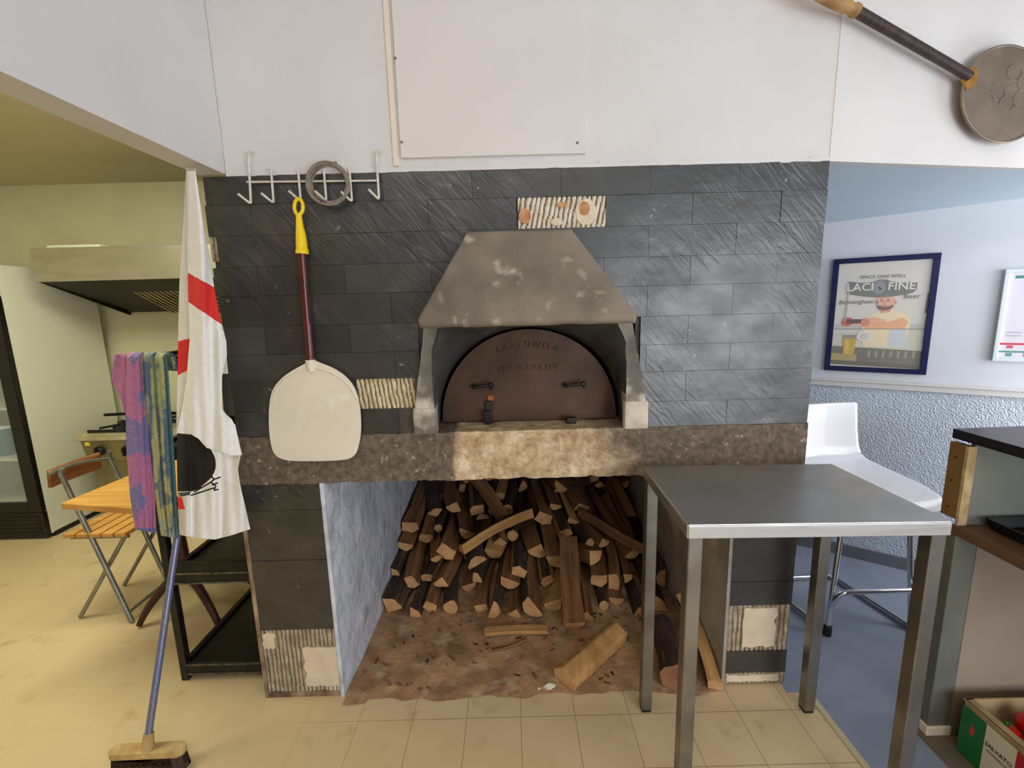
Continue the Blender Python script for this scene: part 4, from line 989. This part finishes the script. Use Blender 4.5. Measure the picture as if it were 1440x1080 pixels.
def loose(kd, L, r, a_, b_, lab, mats, seed, flat=1.0):
    o = log_mesh(kd, L, r, seed).build('firewood_log', mats); d = Vector(b_)-Vector(a_); rot = Vector((0,1,0)).rotation_difference(d.normalized())
    o.rotation_euler = rot.to_euler(); o.location = (Vector(a_)+Vector(b_))/2; o.scale = (1,1,flat); tag(o, lab, 'log', 'loose firewood on the bay floor'); return o
p0, p1 = atz(796,946,.055), atz(866,884,.055)
big = MB(); d = (p1-p0); Lb = d.length; dn = d.normalized(); sd = Vector((dn.y,-dn.x,0))
for s_ in (0,):
    sec = [(-.062,.0),(.055,-.005),(.062,.05),(-.01,.075),(-.066,.04)]
    def bf(u, v):
        i = int(u*4.9999); f = u*5-i if u < 1 else 1; a_, b_ = sec[i % 5], sec[(i+1) % 5]; e_ = .5-abs(v-.5)
        sx_ = (a_[0]*(1-f)+b_[0]*f)*(1+.10*nzv(v*4, u*5, 1)); sz_ = (a_[1]*(1-f)+b_[1]*f)*(1+.06*nzv(v*5, u*4, 4))
        return Vector((p0.x, p0.y, .006))+dn*(Lb*(1.06*v-.03)+(.01*nzv(u*7, 1) if v in (0, 1) else 0))+sd*sx_*.85+Vector((0,0,max(0, sz_)))
    big.grid(bf, 30, 16, lambda u, v: 0)
    big.add([bf(i/30, 0) for i in range(30)], [tuple(range(30))], 1); big.add([bf(i/30, 1) for i in range(30)], [tuple(range(30))], 1)
bgo = big.build('firewood_log', [split_pale, end_m], origin=(p0.x,p0.y,0)); tag(bgo, 'large pale split log lying diagonally alone on the dirty floor before the woodpile', 'log', 'loose firewood on the bay floor')
q0, q1 = atz(682,891,.02), atz(770,887,.02)
loose('slab', (q1-q0).length, .026, q0+Vector((0,0,.004)), q1+Vector((0,0,.004)), 'thin orange split stick lying crossways in front of the woodpile', [split_pale, bark_m, end_m], 207, .8)
q0, q1 = atz(690,914,.012), atz(740,899,.012)
loose('slab', (q1-q0).length, .011, q0, q1, 'small dark splinter of wood on the dirty floor near the thin stick', [split_m, bark_m, end_m], 211, .7)
q0, q1 = Vector((.755,1.56,.035)), Vector((.748,1.86,.16))
loose('slab', .36, .045, q0, q1, 'pale split log leaning against the right cheek behind the steel table leg', [split_pale, bark_m, end_m], 223)
q0, q1 = Vector((.60,1.545,.055)), Vector((.64,1.86,.06))
loose('round', .30, .075, q0, q1, 'reddish round log end on the floor behind the front steel table leg', [red_wood, bark_m, mat('red_cut_wood',(146,98,70),(118,76,52),scale=12,rough=.8)], 229)
dtb = MB()
def dirt(u, v):
    x = JX0+.012+(JX1-JX0-.024)*u; yb = 1.545+.030*nzv(u*6, 3)+.014*nzv(u*22, 8)-.02*(u < .06); y = yb+(3.6-yb)*v
    return (x, y, .002+.006*max(0, nzv(x*6, y*6, 2)+.3)*min(1, v*8)+.003*max(0, nzv(x*30, y*30, 5))*min(1, v*8))
dtb.grid(dirt, 110, 90, 0)
tag(dtb.build('sawdust_dirt', dirt_m, origin=(.05,1.55,0)), 'brown sawdust and bark dirt covering the bay floor', 'dirt', kind='stuff')
bc = MB()
for i in range(130):
    x, y = rnd.uniform(JX0+.05, JX1-.05), 1.58+rnd.random()**.8*.5; a_ = rnd.uniform(0, PI); l_ = rnd.uniform(.004,.016); w_ = rnd.uniform(.002,.005)
    c_, s_ = math.cos(a_), math.sin(a_); z = .008
    bc.hexa([(x+c_*dx-s_*dy, y+s_*dx+c_*dy, z+dz) for dz in (0, .004) for dx, dy in ((-l_,-w_),(l_,-w_),(l_,w_),(-l_,w_))], rnd.choice((0,1,1,1)))
tag(bc.build('bark_chips', [bark_m, split_m, plaster]), 'scattered bark chips and splinters on the bay floor', 'wood chips', kind='stuff')
p0 = atz(768,971,0); pw = MB().grid(lambda u, v: (p0.x-.035+.07*u+.012*v, p0.y-.012+.024*v+.012*u, .012+.006*math.sin(u*7+v*4)), 14, 6, 0)
tag(pw.build('paper_scrap', paper_m, origin=tuple(p0), solid=.0006), 'crumpled white paper scrap at the front edge of the dirty bay floor', 'paper')

# ------------------------------------------------------------------ steel table
tb = thing('steel_table', (.76,1.27,0), 'stainless steel work table standing in front of the right slate pier', 'table')
a0, a1, a2, a3 = Vector((.436,1.073,0)), Vector((1.084,1.056,0)), Vector((1.076,1.475,0)), Vector((.447,1.498,0))
TZ = .943
def qp(u, v, z): return (a0*(1-u)+a1*u)*(1-v)+(a3*(1-u)+a2*u)*v+Vector((0,0,z))
tp = MB().hexa([qp(0,0,TZ-.006), qp(1,0,TZ-.006), qp(1,1,TZ-.006), qp(0,1,TZ-.006), qp(0,0,TZ), qp(1,0,TZ), qp(1,1,TZ), qp(0,1,TZ)])
tp.build('table_top', steel, tb, bevel=.002)
skm = MB(); w = .004
for (u0, v0, u1, v1) in ((0,0,1,0),(1,0,1,1),(1,1,0,1),(0,1,0,0)):
    skm.bar(qp(u0, v0, TZ-.020), qp(u1, v1, TZ-.020), .006, .034)
skm.build('top_rim', steel, tb, bevel=.0015)
apr = MB()
for (u0, v0, u1, v1) in ((.03,.07,.97,.07),(.96,.07,.96,.93),(.97,.93,.03,.93),(.03,.93,.03,.07)):
    apr.bar(qp(u0, v0, TZ-.022), qp(u1, v1, TZ-.022), .028, .028)
apr.build('under_frame', leg_steel, tb)
for u, v in ((.033,.05),(.967,.05),(.967,.95),(.033,.95)):
    c_ = qp(u, v, 0); lg = MB().box(c_.x-.019, c_.x+.019, c_.y-.019, c_.y+.019, .012, TZ-.028); lo_ = lg.build('leg', leg_steel, tb, bevel=.003)
    MB().box(c_.x-.017, c_.x+.017, c_.y-.017, c_.y+.017, 0, .014).build('foot_cap', black_rubber, lo_, bevel=.002)

# ------------------------------------------------------------------ bar stool
st = thing('bar_stool', (1.57,2.0,0), 'white moulded bar stool with chrome frame between the slate wall and the alcove', 'stool')
fw_ = Vector((.14,-.99,0)).normalized(); sdv = Vector((.99,.14,0)); br0 = Vector((1.515,2.15,0))   # back centre
prof = [(-.045,.985),(-.038,.93),(-.028,.85),(-.012,.77),(.012,.73),(.06,.708),(.14,.698),(.24,.69),(.33,.682),(.40,.664),(.425,.64),(.43,.62)]
def seatP(u, v):
    s_ = v*(len(prof)-1); i = min(int(s_), len(prof)-2); f = s_-i; d_ = prof[i][0]*(1-f)+prof[i+1][0]*f; z = prof[i][1]*(1-f)+prof[i+1][1]*f
    x = (u-.5)*.39; e = abs(2*u-1); d2 = d_-.012*e**4*(1 if v > .9 else 0)
    return br0+fw_*(d2-(0.02*e**2 if v < .35 else 0)*-1)+sdv*x+Vector((0,0,z+.010*e**3*(1 if .35 < v < .92 else 0)))
MB().grid(seatP, 22, 44, 0).build('seat_shell', white_plastic, st, solid=.014, subsurf=1, bevel=0)
A, B, Cc, Dd = Vector((1.39,1.834,.016)), Vector((1.784,1.851,.016)), Vector((1.70,2.25,.016)), Vector((1.30,2.23,.016))
fr_ = MB().tube(rounded([A, Dd, Cc, B], .03), .0125, 12); fr_.build('floor_frame', chrome, st)
for q_ in (A, B):
    MB().tube([q_+Vector((0,-.004,-.014)), q_+Vector((0,-.004,.03))], .017, 12).build('foot_cap', black_rubber, st)
for q0, q1 in ((A, br0+fw_*.30-sdv*.145), (B, br0+fw_*.30+sdv*.165)):
    q1 = Vector((q1.x, q1.y, .675)); MB().tube(rounded([q0, q1, Vector((q1.x,q1.y,.675))-fw_*.24], .05), .0115, 12).build('leg', chrome, st)
fr2 = MB().tube(rounded([lerp(A, Vector((1.41,1.86,.67)), .16)+Vector((0,.0,0)), Vector((1.405,1.80,.232)), Vector((1.765,1.80,.232)), lerp(B, Vector((1.77,1.87,.67)), .16)], .05), .0115, 12)
fr2.build('footrest', chrome, st)

# ------------------------------------------------------------------ counter unit on the right
ct = thing('counter', (1.8,1.2,0), 'bar counter with black top and open wooden shelf at the right edge', 'counter')
Yb = 1.355
MB().hexa([(1.40,.55,1.046),(2.4,.55,1.046),(2.4,1.43,1.046),(1.402,1.405,1.046),(1.40,.55,1.077),(2.4,.55,1.077),(2.4,1.43,1.077),(1.402,1.405,1.077)]).build('counter_top', counter_black, ct, bevel=.002)
MB().box(1.425,2.4,Yb-.006,Yb+.008,.775,1.04).build('back_panel', ply_grey, ct)
MB().box(1.402,1.424,Yb,1.408,.79,1.034).build('stud', stud_wood, ct, bevel=.002)
for px, py in ((1344,643),(1338,675),(1333,712)):
    q = atx(px, py, 1.4018); MB().lathe([(.003,0),(.003,.0015)], q, (-1,0,0), 8).build('screw_hole', black_rubber, ct)
MB().box(1.4005,1.428,Yb-.010,Yb-.0005,.775,1.034).build('panel_edge', ply_edge, ct)
MB().box(1.40,2.4,.55,1.362,.74,.772).build('shelf', shelf_wood, ct, bevel=.002)
MB().box(1.402,1.475,1.345,1.43,.0,.74).build('end_post', post_green, ct, bevel=.003)
MB().box(1.475,2.4,1.345,1.36,0,.74).build('lower_panel', taupe_board, ct)
MB().box(1.395,1.48,1.338,1.436,0,.035).build('post_base', plaster, ct, bevel=.004)
MB().box(2.36,2.4,.55,1.345,0,1.046).build('far_side', ply_grey, ct)
ty = thing('tray', (1.62,1.1,.772), 'black shallow tray on the wooden shelf under the counter top', 'tray')
tm = MB().box(1.478,1.95,.70,1.32,.774,.780)
tm.hexa([(1.468,.69,.808),(1.478,.70,.778),(1.478,1.32,.778),(1.468,1.33,.808),(1.475,.69,.808),(1.483,.70,.778),(1.483,1.32,.778),(1.475,1.33,.808)])
tm.hexa([(1.468,1.33,.808),(1.478,1.32,.778),(1.95,1.32,.778),(1.96,1.33,.808),(1.468,1.323,.808),(1.478,1.314,.778),(1.95,1.314,.778),(1.96,1.323,.808)])
tm.build('tray_body', fridge_black, ty)
cd = MB().box(1.54,1.66,1.16,1.22,.781,.787); cd.build('white_card', paper_m, ty)

# ------------------------------------------------------------------ produce crate with tomatoes
cr_ = thing('produce_crate', (1.62,1.1,0), 'green white and red cardboard crate of tomatoes on the floor below the counter', 'crate')
cx0, cx1, cy0, cy1, cz = 1.452, 1.85, .80, 1.292, .195
cbm = MB().box(cx0,cx1,cy0,cy1,.002,.008); cbm.box(cx0,cx0+.008,cy0,cy1,.002,cz); cbm.box(cx1-.008,cx1,cy0,cy1,.002,cz); cbm.box(cx0,cx1,cy0,cy0+.008,.002,cz); cbm.box(cx0,cx1,cy1-.008,cy1,.002,cz)
cbm.box(cx0-.001,cx0+.03,cy0,cy1,cz-.006,cz)
cbm.build('carton', card_brown, cr_, bevel=.002)
pr = MB(); pl2 = [0]
def cp(y0, y1, z0, z1, c, pts=None):
    pl2[0] += 1; x = cx0-.0004-pl2[0]*.0001
    pr.add([(x, y, z) for y, z in (pts or ((y1,z0),(y0,z0),(y0,z1),(y1,z1)))], [(0,1,2,3) if not pts else tuple(range(len(pts)))], 0, lin(c))
cp(1.215,1.290,.004,.178,(26,112,54)); cp(1.128,1.215,.004,.178,(226,214,186)); cp(.81,1.128,.004,.178,(190,30,30))
cp(0,0,0,0,(190,70,40),[(1.25,.09),(1.243,.12),(1.255,.14),(1.262,.10)])
for i in range(3): cp(1.14+.025*i,1.155+.025*i,.012,.03,(160,116,70))
for y, z in ((1.10,.09),(1.085,.06),(1.06,.10),(1.05,.05)): cp(y,y+.012,z,z+.018,(226,190,160))
pr.build('tricolour_print', printed, cr_)
def crm(x, y, z): return (cx0-.0016-z, 1.172-x, .115+y)
text_mesh('SALVATO', .018, crm, .0004, printed, 'crate_lettering', cr_, bold=True, c=lin((40,44,50)))
text_mesh('POMODORI', .012, lambda x, y, z: crm(x, y-.02, z), .0004, printed, 'crate_lettering', cr_, c=lin((70,74,84)))
tn = ['in the far left corner', 'in the middle of the far row', 'third along the far row', 'left in the middle row', 'in the centre of the heap', 'toward the right of the middle row', 'in the near left corner', 'in the middle of the near row', 'at the right of the near row']
for i, nm in enumerate(tn):
    r_, c_ = divmod(i, 3); x = 1.51+.085*c_+.01*(r_ % 2); y = 1.215-.09*r_; z = .142+.012*((i*5) % 3)
    t = thing('tomato', (x, y, z), f'ripe red tomato with green stalk {nm} of the crate', 'tomato', 'tomatoes in the crate'); R = .040
    MB().lathe([(0,-.034),(.018,-.033),(.032,-.022),(.040,-.004),(.039,.012),(.030,.026),(.016,.033),(.006,.031),(0,.029)], (x,y,z), (0,.1,1), 20).build('fruit', tomato_m, t)
    lf_ = MB()
    for j in range(5):
        a_ = 2*PI*j/5+i; dv = Vector((math.cos(a_), math.sin(a_), 0)); pv = Vector((-dv.y, dv.x, 0)); o_ = Vector((x,y,z+.031))
        lf_.add([o_+pv*.004, o_-pv*.004, o_+dv*.012-pv*.003+Vector((0,0,.005)), o_+dv*.024+Vector((0,0,.001)), o_+dv*.012+pv*.003+Vector((0,0,.005))], [(0,1,2,3,4)])
    lf_.tube([Vector((x,y,z+.03)), Vector((x+.003,y,z+.042))], .0025, 6); lf_.build('calyx', leaf_m, t, solid=.001)
bed = MB().box(cx0+.01, cx1-.01, cy0+.01, cy1-.01, .009, .10); bed.build('cardboard_liner', brown_edge, cr_)

# ------------------------------------------------------------------ kitchen: hood, fridge, range, chair, table
kh = thing('extractor_hood', (-2.3,3.35,1.7), 'stainless steel extractor hood over the kitchen range', 'extractor hood')
hx0, hx1, hy0, hy1, hz0, hz1 = -3.02, -1.6, 3.0, 3.69, 1.722, 1.93
MB().hexa([(hx0,hy0,hz0),(hx1,hy0,hz0),(hx1,hy0+.02,hz0),(hx0,hy0+.02,hz0),(hx0,hy0,hz1),(hx1,hy0,hz1),(hx1,hy0+.02,hz1),(hx0,hy0+.02,hz1)]).build('fascia', hood_steel, kh, bevel=.003)
bd_ = MB().box(hx0,hx1,hy0+.02,hy1,hz1-.012,hz1)
for x in (hx0, hx1-.012): bd_.hexa([(x,hy0+.02,hz0),(x+.012,hy0+.02,hz0),(x+.012,hy1,1.497),(x,hy1,1.497),(x,hy0+.02,hz1-.012),(x+.012,hy0+.02,hz1-.012),(x+.012,hy1,hz1-.012),(x,hy1,hz1-.012)])
bd_.build('canopy', hood_dark, kh)
fm = MB().hexa([(hx0+.35,hy0+.16,hz0-.02),(hx1-.012,hy0+.16,hz0-.02),(hx1-.012,hy1-.02,1.52),(hx0+.012,hy1-.02,1.52),(hx0+.35,hy0+.16,hz0-.01),(hx1-.012,hy0+.16,hz0-.01),(hx1-.012,hy1-.02,1.53),(hx0+.012,hy1-.02,1.53)])
fm.hexa([(hx0+.012,hy0+.02,hz0+.002),(hx1-.012,hy0+.02,hz0+.002),(hx1-.012,hy0+.16,hz0-.01),(hx0+.012,hy1-.02,1.53),(hx0+.012,hy0+.02,hz0+.012),(hx1-.012,hy0+.02,hz0+.012),(hx1-.012,hy0+.16,hz0+.0),(hx0+.012,hy1-.02,1.54)])
fb_ = fm.build('filter_bank', hood_dark, kh)
sl_ = MB()
for i in range(30):
    x = hx0+.42+i*.036; sl_.bar((x, hy0+.17, hz0-.030), (x-.03, hy1-.05, 1.508), .014, .01)
sl_.build('filter_slats', filter_m, fb_)
MB().box(hx0+.06,hx0+.40,hy0+.05,hy0+.30,hz1+.001,hz1+.022).build('top_cover', fridge_white, kh, bevel=.006)
MB().tube([(-2.42,hy1-.06,1.49),(-2.1,hy1-.06,1.49)], .012, 8).build('grease_rail', hood_steel, kh)

fr3 = thing('display_fridge', (-3.55,3.25,0), 'white display fridge with black framed glass door at the left edge', 'fridge')
fx0, fx1, fy0, fy1, fz = -3.92, -3.2, 2.95, 3.62, 1.83
bdy = MB().box(fx1-.03,fx1,fy0,fy1,.03,fz); bdy.box(fx0,fx0+.03,fy0,fy1,.03,fz); bdy.box(fx0+.03,fx1-.03,fy1-.03,fy1,.03,fz); bdy.box(fx0+.03,fx1-.03,fy0,fy1-.03,fz-.03,fz); bdy.box(fx0+.03,fx1-.03,fy0,fy1-.03,.16,.2)
bdy.build('cabinet', fridge_white, fr3)
MB().box(fx0,fx1+.001,fy0+.02,fy1,0,.035).build('plinth', fridge_black, fr3)
MB().box(fx0,fx1,fy0-.03,fy0,1.66,fz).build('header_panel', fridge_black, fr3, bevel=.003)
MB().box(fx0,fx1,fy0-.034,fy0-.004,1.645,1.657).build('header_strip', white_frame, fr3)
dm = MB()
for a_ in ((fx0,fx0+.07,.2,1.64),(fx1-.085,fx1,.2,1.64),(fx0+.07,fx1-.085,.2,.27),(fx0+.07,fx1-.085,1.57,1.64)): dm.box(a_[0],a_[1],fy0-.035,fy0,a_[2],a_[3])
dfo = dm.build('door', fridge_black, fr3, bevel=.004)
MB().box(fx0+.07,fx1-.085,fy0-.022,fy0-.016,.27,1.57).build('door_glass', glass_m, dfo)
gr = MB().box(fx0,fx1,fy0-.03,fy0,.02,.195)
for i in range(5): gr.box(fx0+.03,fx1-.03,fy0-.034,fy0-.03,.045+.028*i,.057+.028*i)
gr.build('kick_grille', fridge_black, fr3)
for z in (.55,.90,1.25): MB().box(fx0+.032,fx1-.032,fy0+.02,fy1-.04,z,z+.012).build('shelf', white_wire, fr3)
def tubthing(nm, x, z, w, h, m, lab, cat):
    t = thing(nm, (x, fy0+.14, z), lab, cat); MB().lathe([(w*.8,0),(w,h*.95),(w,h)], (x, fy0+.14, z), (0,0,1), 18).build('body', m, t); MB().lathe([(w*1.04,0),(w*1.04,.012),(0,.014)], (x, fy0+.14, z+h), (0,0,1), 18).build('lid', white_frame, t)
tubthing('tub', -3.37, .563, .07, .17, blue_plastic, 'blue tub nearest the door frame on the lower fridge shelf', 'tub')
tubthing('tub', -3.54, .563, .07, .19, blue_plastic, 'taller blue tub further left on the lower fridge shelf', 'tub')
t = thing('carton', (-3.42, fy0+.14, 1.263), 'yellow carton on the upper shelf of the fridge', 'carton'); MB().box(-3.47,-3.36,fy0+.1,fy0+.2,1.263,1.42).build('carton_body', yellow_card, t, bevel=.003)

rg_ = thing('gas_range', (-2.6,3.3,0), 'low stainless gas range below the extractor hood', 'range')
rx0, rx1, ry0, ry1, rz = -3.02, -2.2, 3.05, 3.66, .70
MB().box(rx0+.05,rx1,ry0+.05,ry1,.07,rz-.2).build('body', range_steel, rg_, bevel=.004)
cpn = MB().hexa([(rx0+.04,ry0+.03,rz-.2),(rx1,ry0+.03,rz-.2),(rx1,ry1,rz-.2),(rx0+.04,ry1,rz-.2),(rx0+.03,ry0+.01,rz-.05),(rx1,ry0+.01,rz-.05),(rx1,ry1,rz-.05),(rx0+.03,ry1,rz-.05)]); cpn.build('control_panel', range_steel, rg_)
MB().box(rx0,rx1,ry0,ry1,rz-.05,rz).build('hob_top', range_rim, rg_, bevel=.006)
for i in range(3):
    x = rx0+.15+.19*i; k = MB().lathe([(.034,0),(.032,.02),(.022,.03)], (x, ry0+.018, rz-.125), (0,-1,.1), 18); k.box(x-.006,x+.006,ry0-.026,ry0-.008,rz-.155,rz-.095); k.build('knob', black_rubber, rg_)
MB().box(rx0+.06,rx0+.09,ry0+.008,ry0+.014,rz-.085,rz-.06).build('sticker', yellow_sticker, rg_)
for x in (rx0+.2, rx0+.5):
    for y in (ry0+.16, ry0+.44):
        q = MB().lathe([(.05,0),(.05,.012),(.03,.018)], (x,y,rz), (0,0,1), 16)
        for a_ in range(4): q.bar((x+.12*math.cos(a_*PI/2+.78),y+.12*math.sin(a_*PI/2+.78),rz+.02),(x,y,rz+.026),.012,.016)
        q.box(x-.13,x+.13,y-.13,y-.118,rz,rz+.02); q.box(x-.13,x+.13,y+.118,y+.13,rz,rz+.02)
        q.build('burner', black_rubber, rg_)
for x, y in ((rx0+.09,ry0+.1),(rx1-.06,ry0+.1),(rx0+.09,ry1-.06),(rx1-.06,ry1-.06)): MB().lathe([(.02,0),(.02,.075)], (x,y,0), (0,0,1), 12).build('leg', black_rubber, rg_)
pan = thing('frying_pan', (-2.80,3.49,.73), 'dark pan on the rear burner of the gas range', 'pan')
MB().lathe([(.0,0),(.09,0),(.115,.04),(.108,.04),(.086,.006),(0,.006)], (-2.80,3.49,.728), (0,0,1), 24).build('pan_body', fridge_black, pan)
MB().tube([(-2.84,3.39,.765),(-2.92,3.20,.80)], .011, 8).build('handle', fridge_black, pan)

fc = thing('folding_chair', (-2.05,2.25,0), 'folding chair with wooden backrest and crossed grey tube legs by the kitchen table', 'chair')
for yv, nm in ((2.055,0),(2.32,1)):
    q = at(78,676,2.055); sy = yv-2.055
    back = Vector((q.x, yv+.03, q.z+.02)); f1 = Vector((-1.905, yv-.02, .01))
    MB().tube([back+Vector((.01,0,.03)), back, lerp(back, f1, .5), f1], .0115, 10).build('leg', grey_tube, fc)
    MB().tube([Vector((-2.2, yv+.025, .01)), Vector((-1.90, yv+.025, .445))], .0105, 10).build('leg', grey_tube, fc)
bkm = MB().grid(lambda u, v: (-2.205-.035*math.sin(PI*u)+.008*v, 2.07+.27*u, .70+.085*v-.008*math.sin(PI*u)), 20, 4, 0)
bkm.build('backrest', orange_wood, fc, solid=.018)
MB().tube(arcpath((-2.19,2.06,.77),(-2.22,2.22,.785),(-2.15,2.37,.74),10), .009, 8).build('back_tube', grey_tube, fc)
stm = MB()
for i in range(5): stm.box(-2.17+.062*i,-2.118+.062*i,2.045,2.35,.452,.472)
stm.build('seat', table_wood, fc, bevel=.003)
MB().tube([(-2.16,2.075,.44),(-1.88,2.075,.44)], .008, 8).tube([(-2.16,2.33,.44),(-1.88,2.33,.44)], .008, 8).build('seat_rail', grey_tube, fc)
MB().tube([(-1.925,2.04,.05),(-1.925,2.30,.05)], .008, 8).build('cross_bar', grey_tube, fc)

kt = thing('kitchen_table', (-1.66,2.05,0), 'small kitchen table with light wood top beside the hanging towels', 'table')
tq = [at(85,708,1.79), None]; zt = .742
MB().hexa([(-1.875,1.785,zt-.028),(-1.425,1.70,zt-.028),(-1.425,2.36,zt-.028),(-1.82,2.40,zt-.028),(-1.875,1.785,zt),(-1.425,1.70,zt),(-1.425,2.36,zt),(-1.82,2.40,zt)]).build('table_top', table_wood, kt, bevel=.004)
MB().lathe([(.05,.22),(.03,.30),(.024,.5),(.034,.62),(.06,zt-.03)], (-1.64,2.08,0), (0,0,1), 16).build('column', red_wood, kt)
for ex, ey in ((-1.84,2.0),(-1.43,1.97),(-1.84,2.36),(-1.43,2.3)):
    e_ = Vector((ex, ey, .014)); MB().tube(arcpath((-1.64,2.08,.27),lerp(Vector((-1.64,2.08,.25)), e_, .75)+Vector((0,0,.06)),e_,10), [.024-.001*i for i in range(11)], 10).build('leg', red_wood, kt)

# ------------------------------------------------------------------ light
w = bpy.data.worlds.new('world'); bpy.context.scene.world = w; w.use_nodes = True
bg = w.node_tree.nodes['Background']; bg.inputs[0].default_value = (.80,.88,1.0,1); bg.inputs[1].default_value = .55
def area(name, loc, tgt, sx_, sy_, power, col):
    l = bpy.data.lights.new(name, 'AREA'); l.shape = 'RECTANGLE'; l.size = sx_; l.size_y = sy_; l.energy = power; l.color = col
    o = bpy.data.objects.new(name, l); C.objects.link(o); o.location = loc
    o.rotation_euler = (Vector(tgt)-Vector(loc)).to_track_quat('-Z', 'Y').to_euler(); return o
area('shop_window_light', (2.35,-1.9,1.2), (2.0,1.5,1.2), 2.5, 1.9, 90, (.90,.94,1.0))
area('overhead_fill_light', (-.2,-1.3,3.25), (-.2,-1.2,0), 1.8, .7, 34, (1.0,.94,.86))  # unseen fill added overhead to even out the white walls
area('alcove_window_light', (3.0,1.2,1.25), (1.9,2.3,.95), .7, 1.2, 26, (.94,.96,1.0))
area('kitchen_tube_and_fill', (-2.7,.7,2.42), (-2.7,.8,0), 1.3, .35, 12, (1.0,.98,.76))
area('kitchen_tube_and_fill', (-2.0,1.9,2.42), (-2.3,2.3,0), 1.3, .35, 38, (.98,1.0,.72))  # unseen second lamp, added to brighten the fridge side, hood and back wall
sc = bpy.context.scene
sc.view_settings.view_transform = 'Standard'; sc.view_settings.look = 'None'; sc.view_settings.exposure = -.12; sc.view_settings.gamma = 1; sc.view_settings.use_curve_mapping = False
for o in bpy.data.objects:
    if '_base' in o: del o['_base']
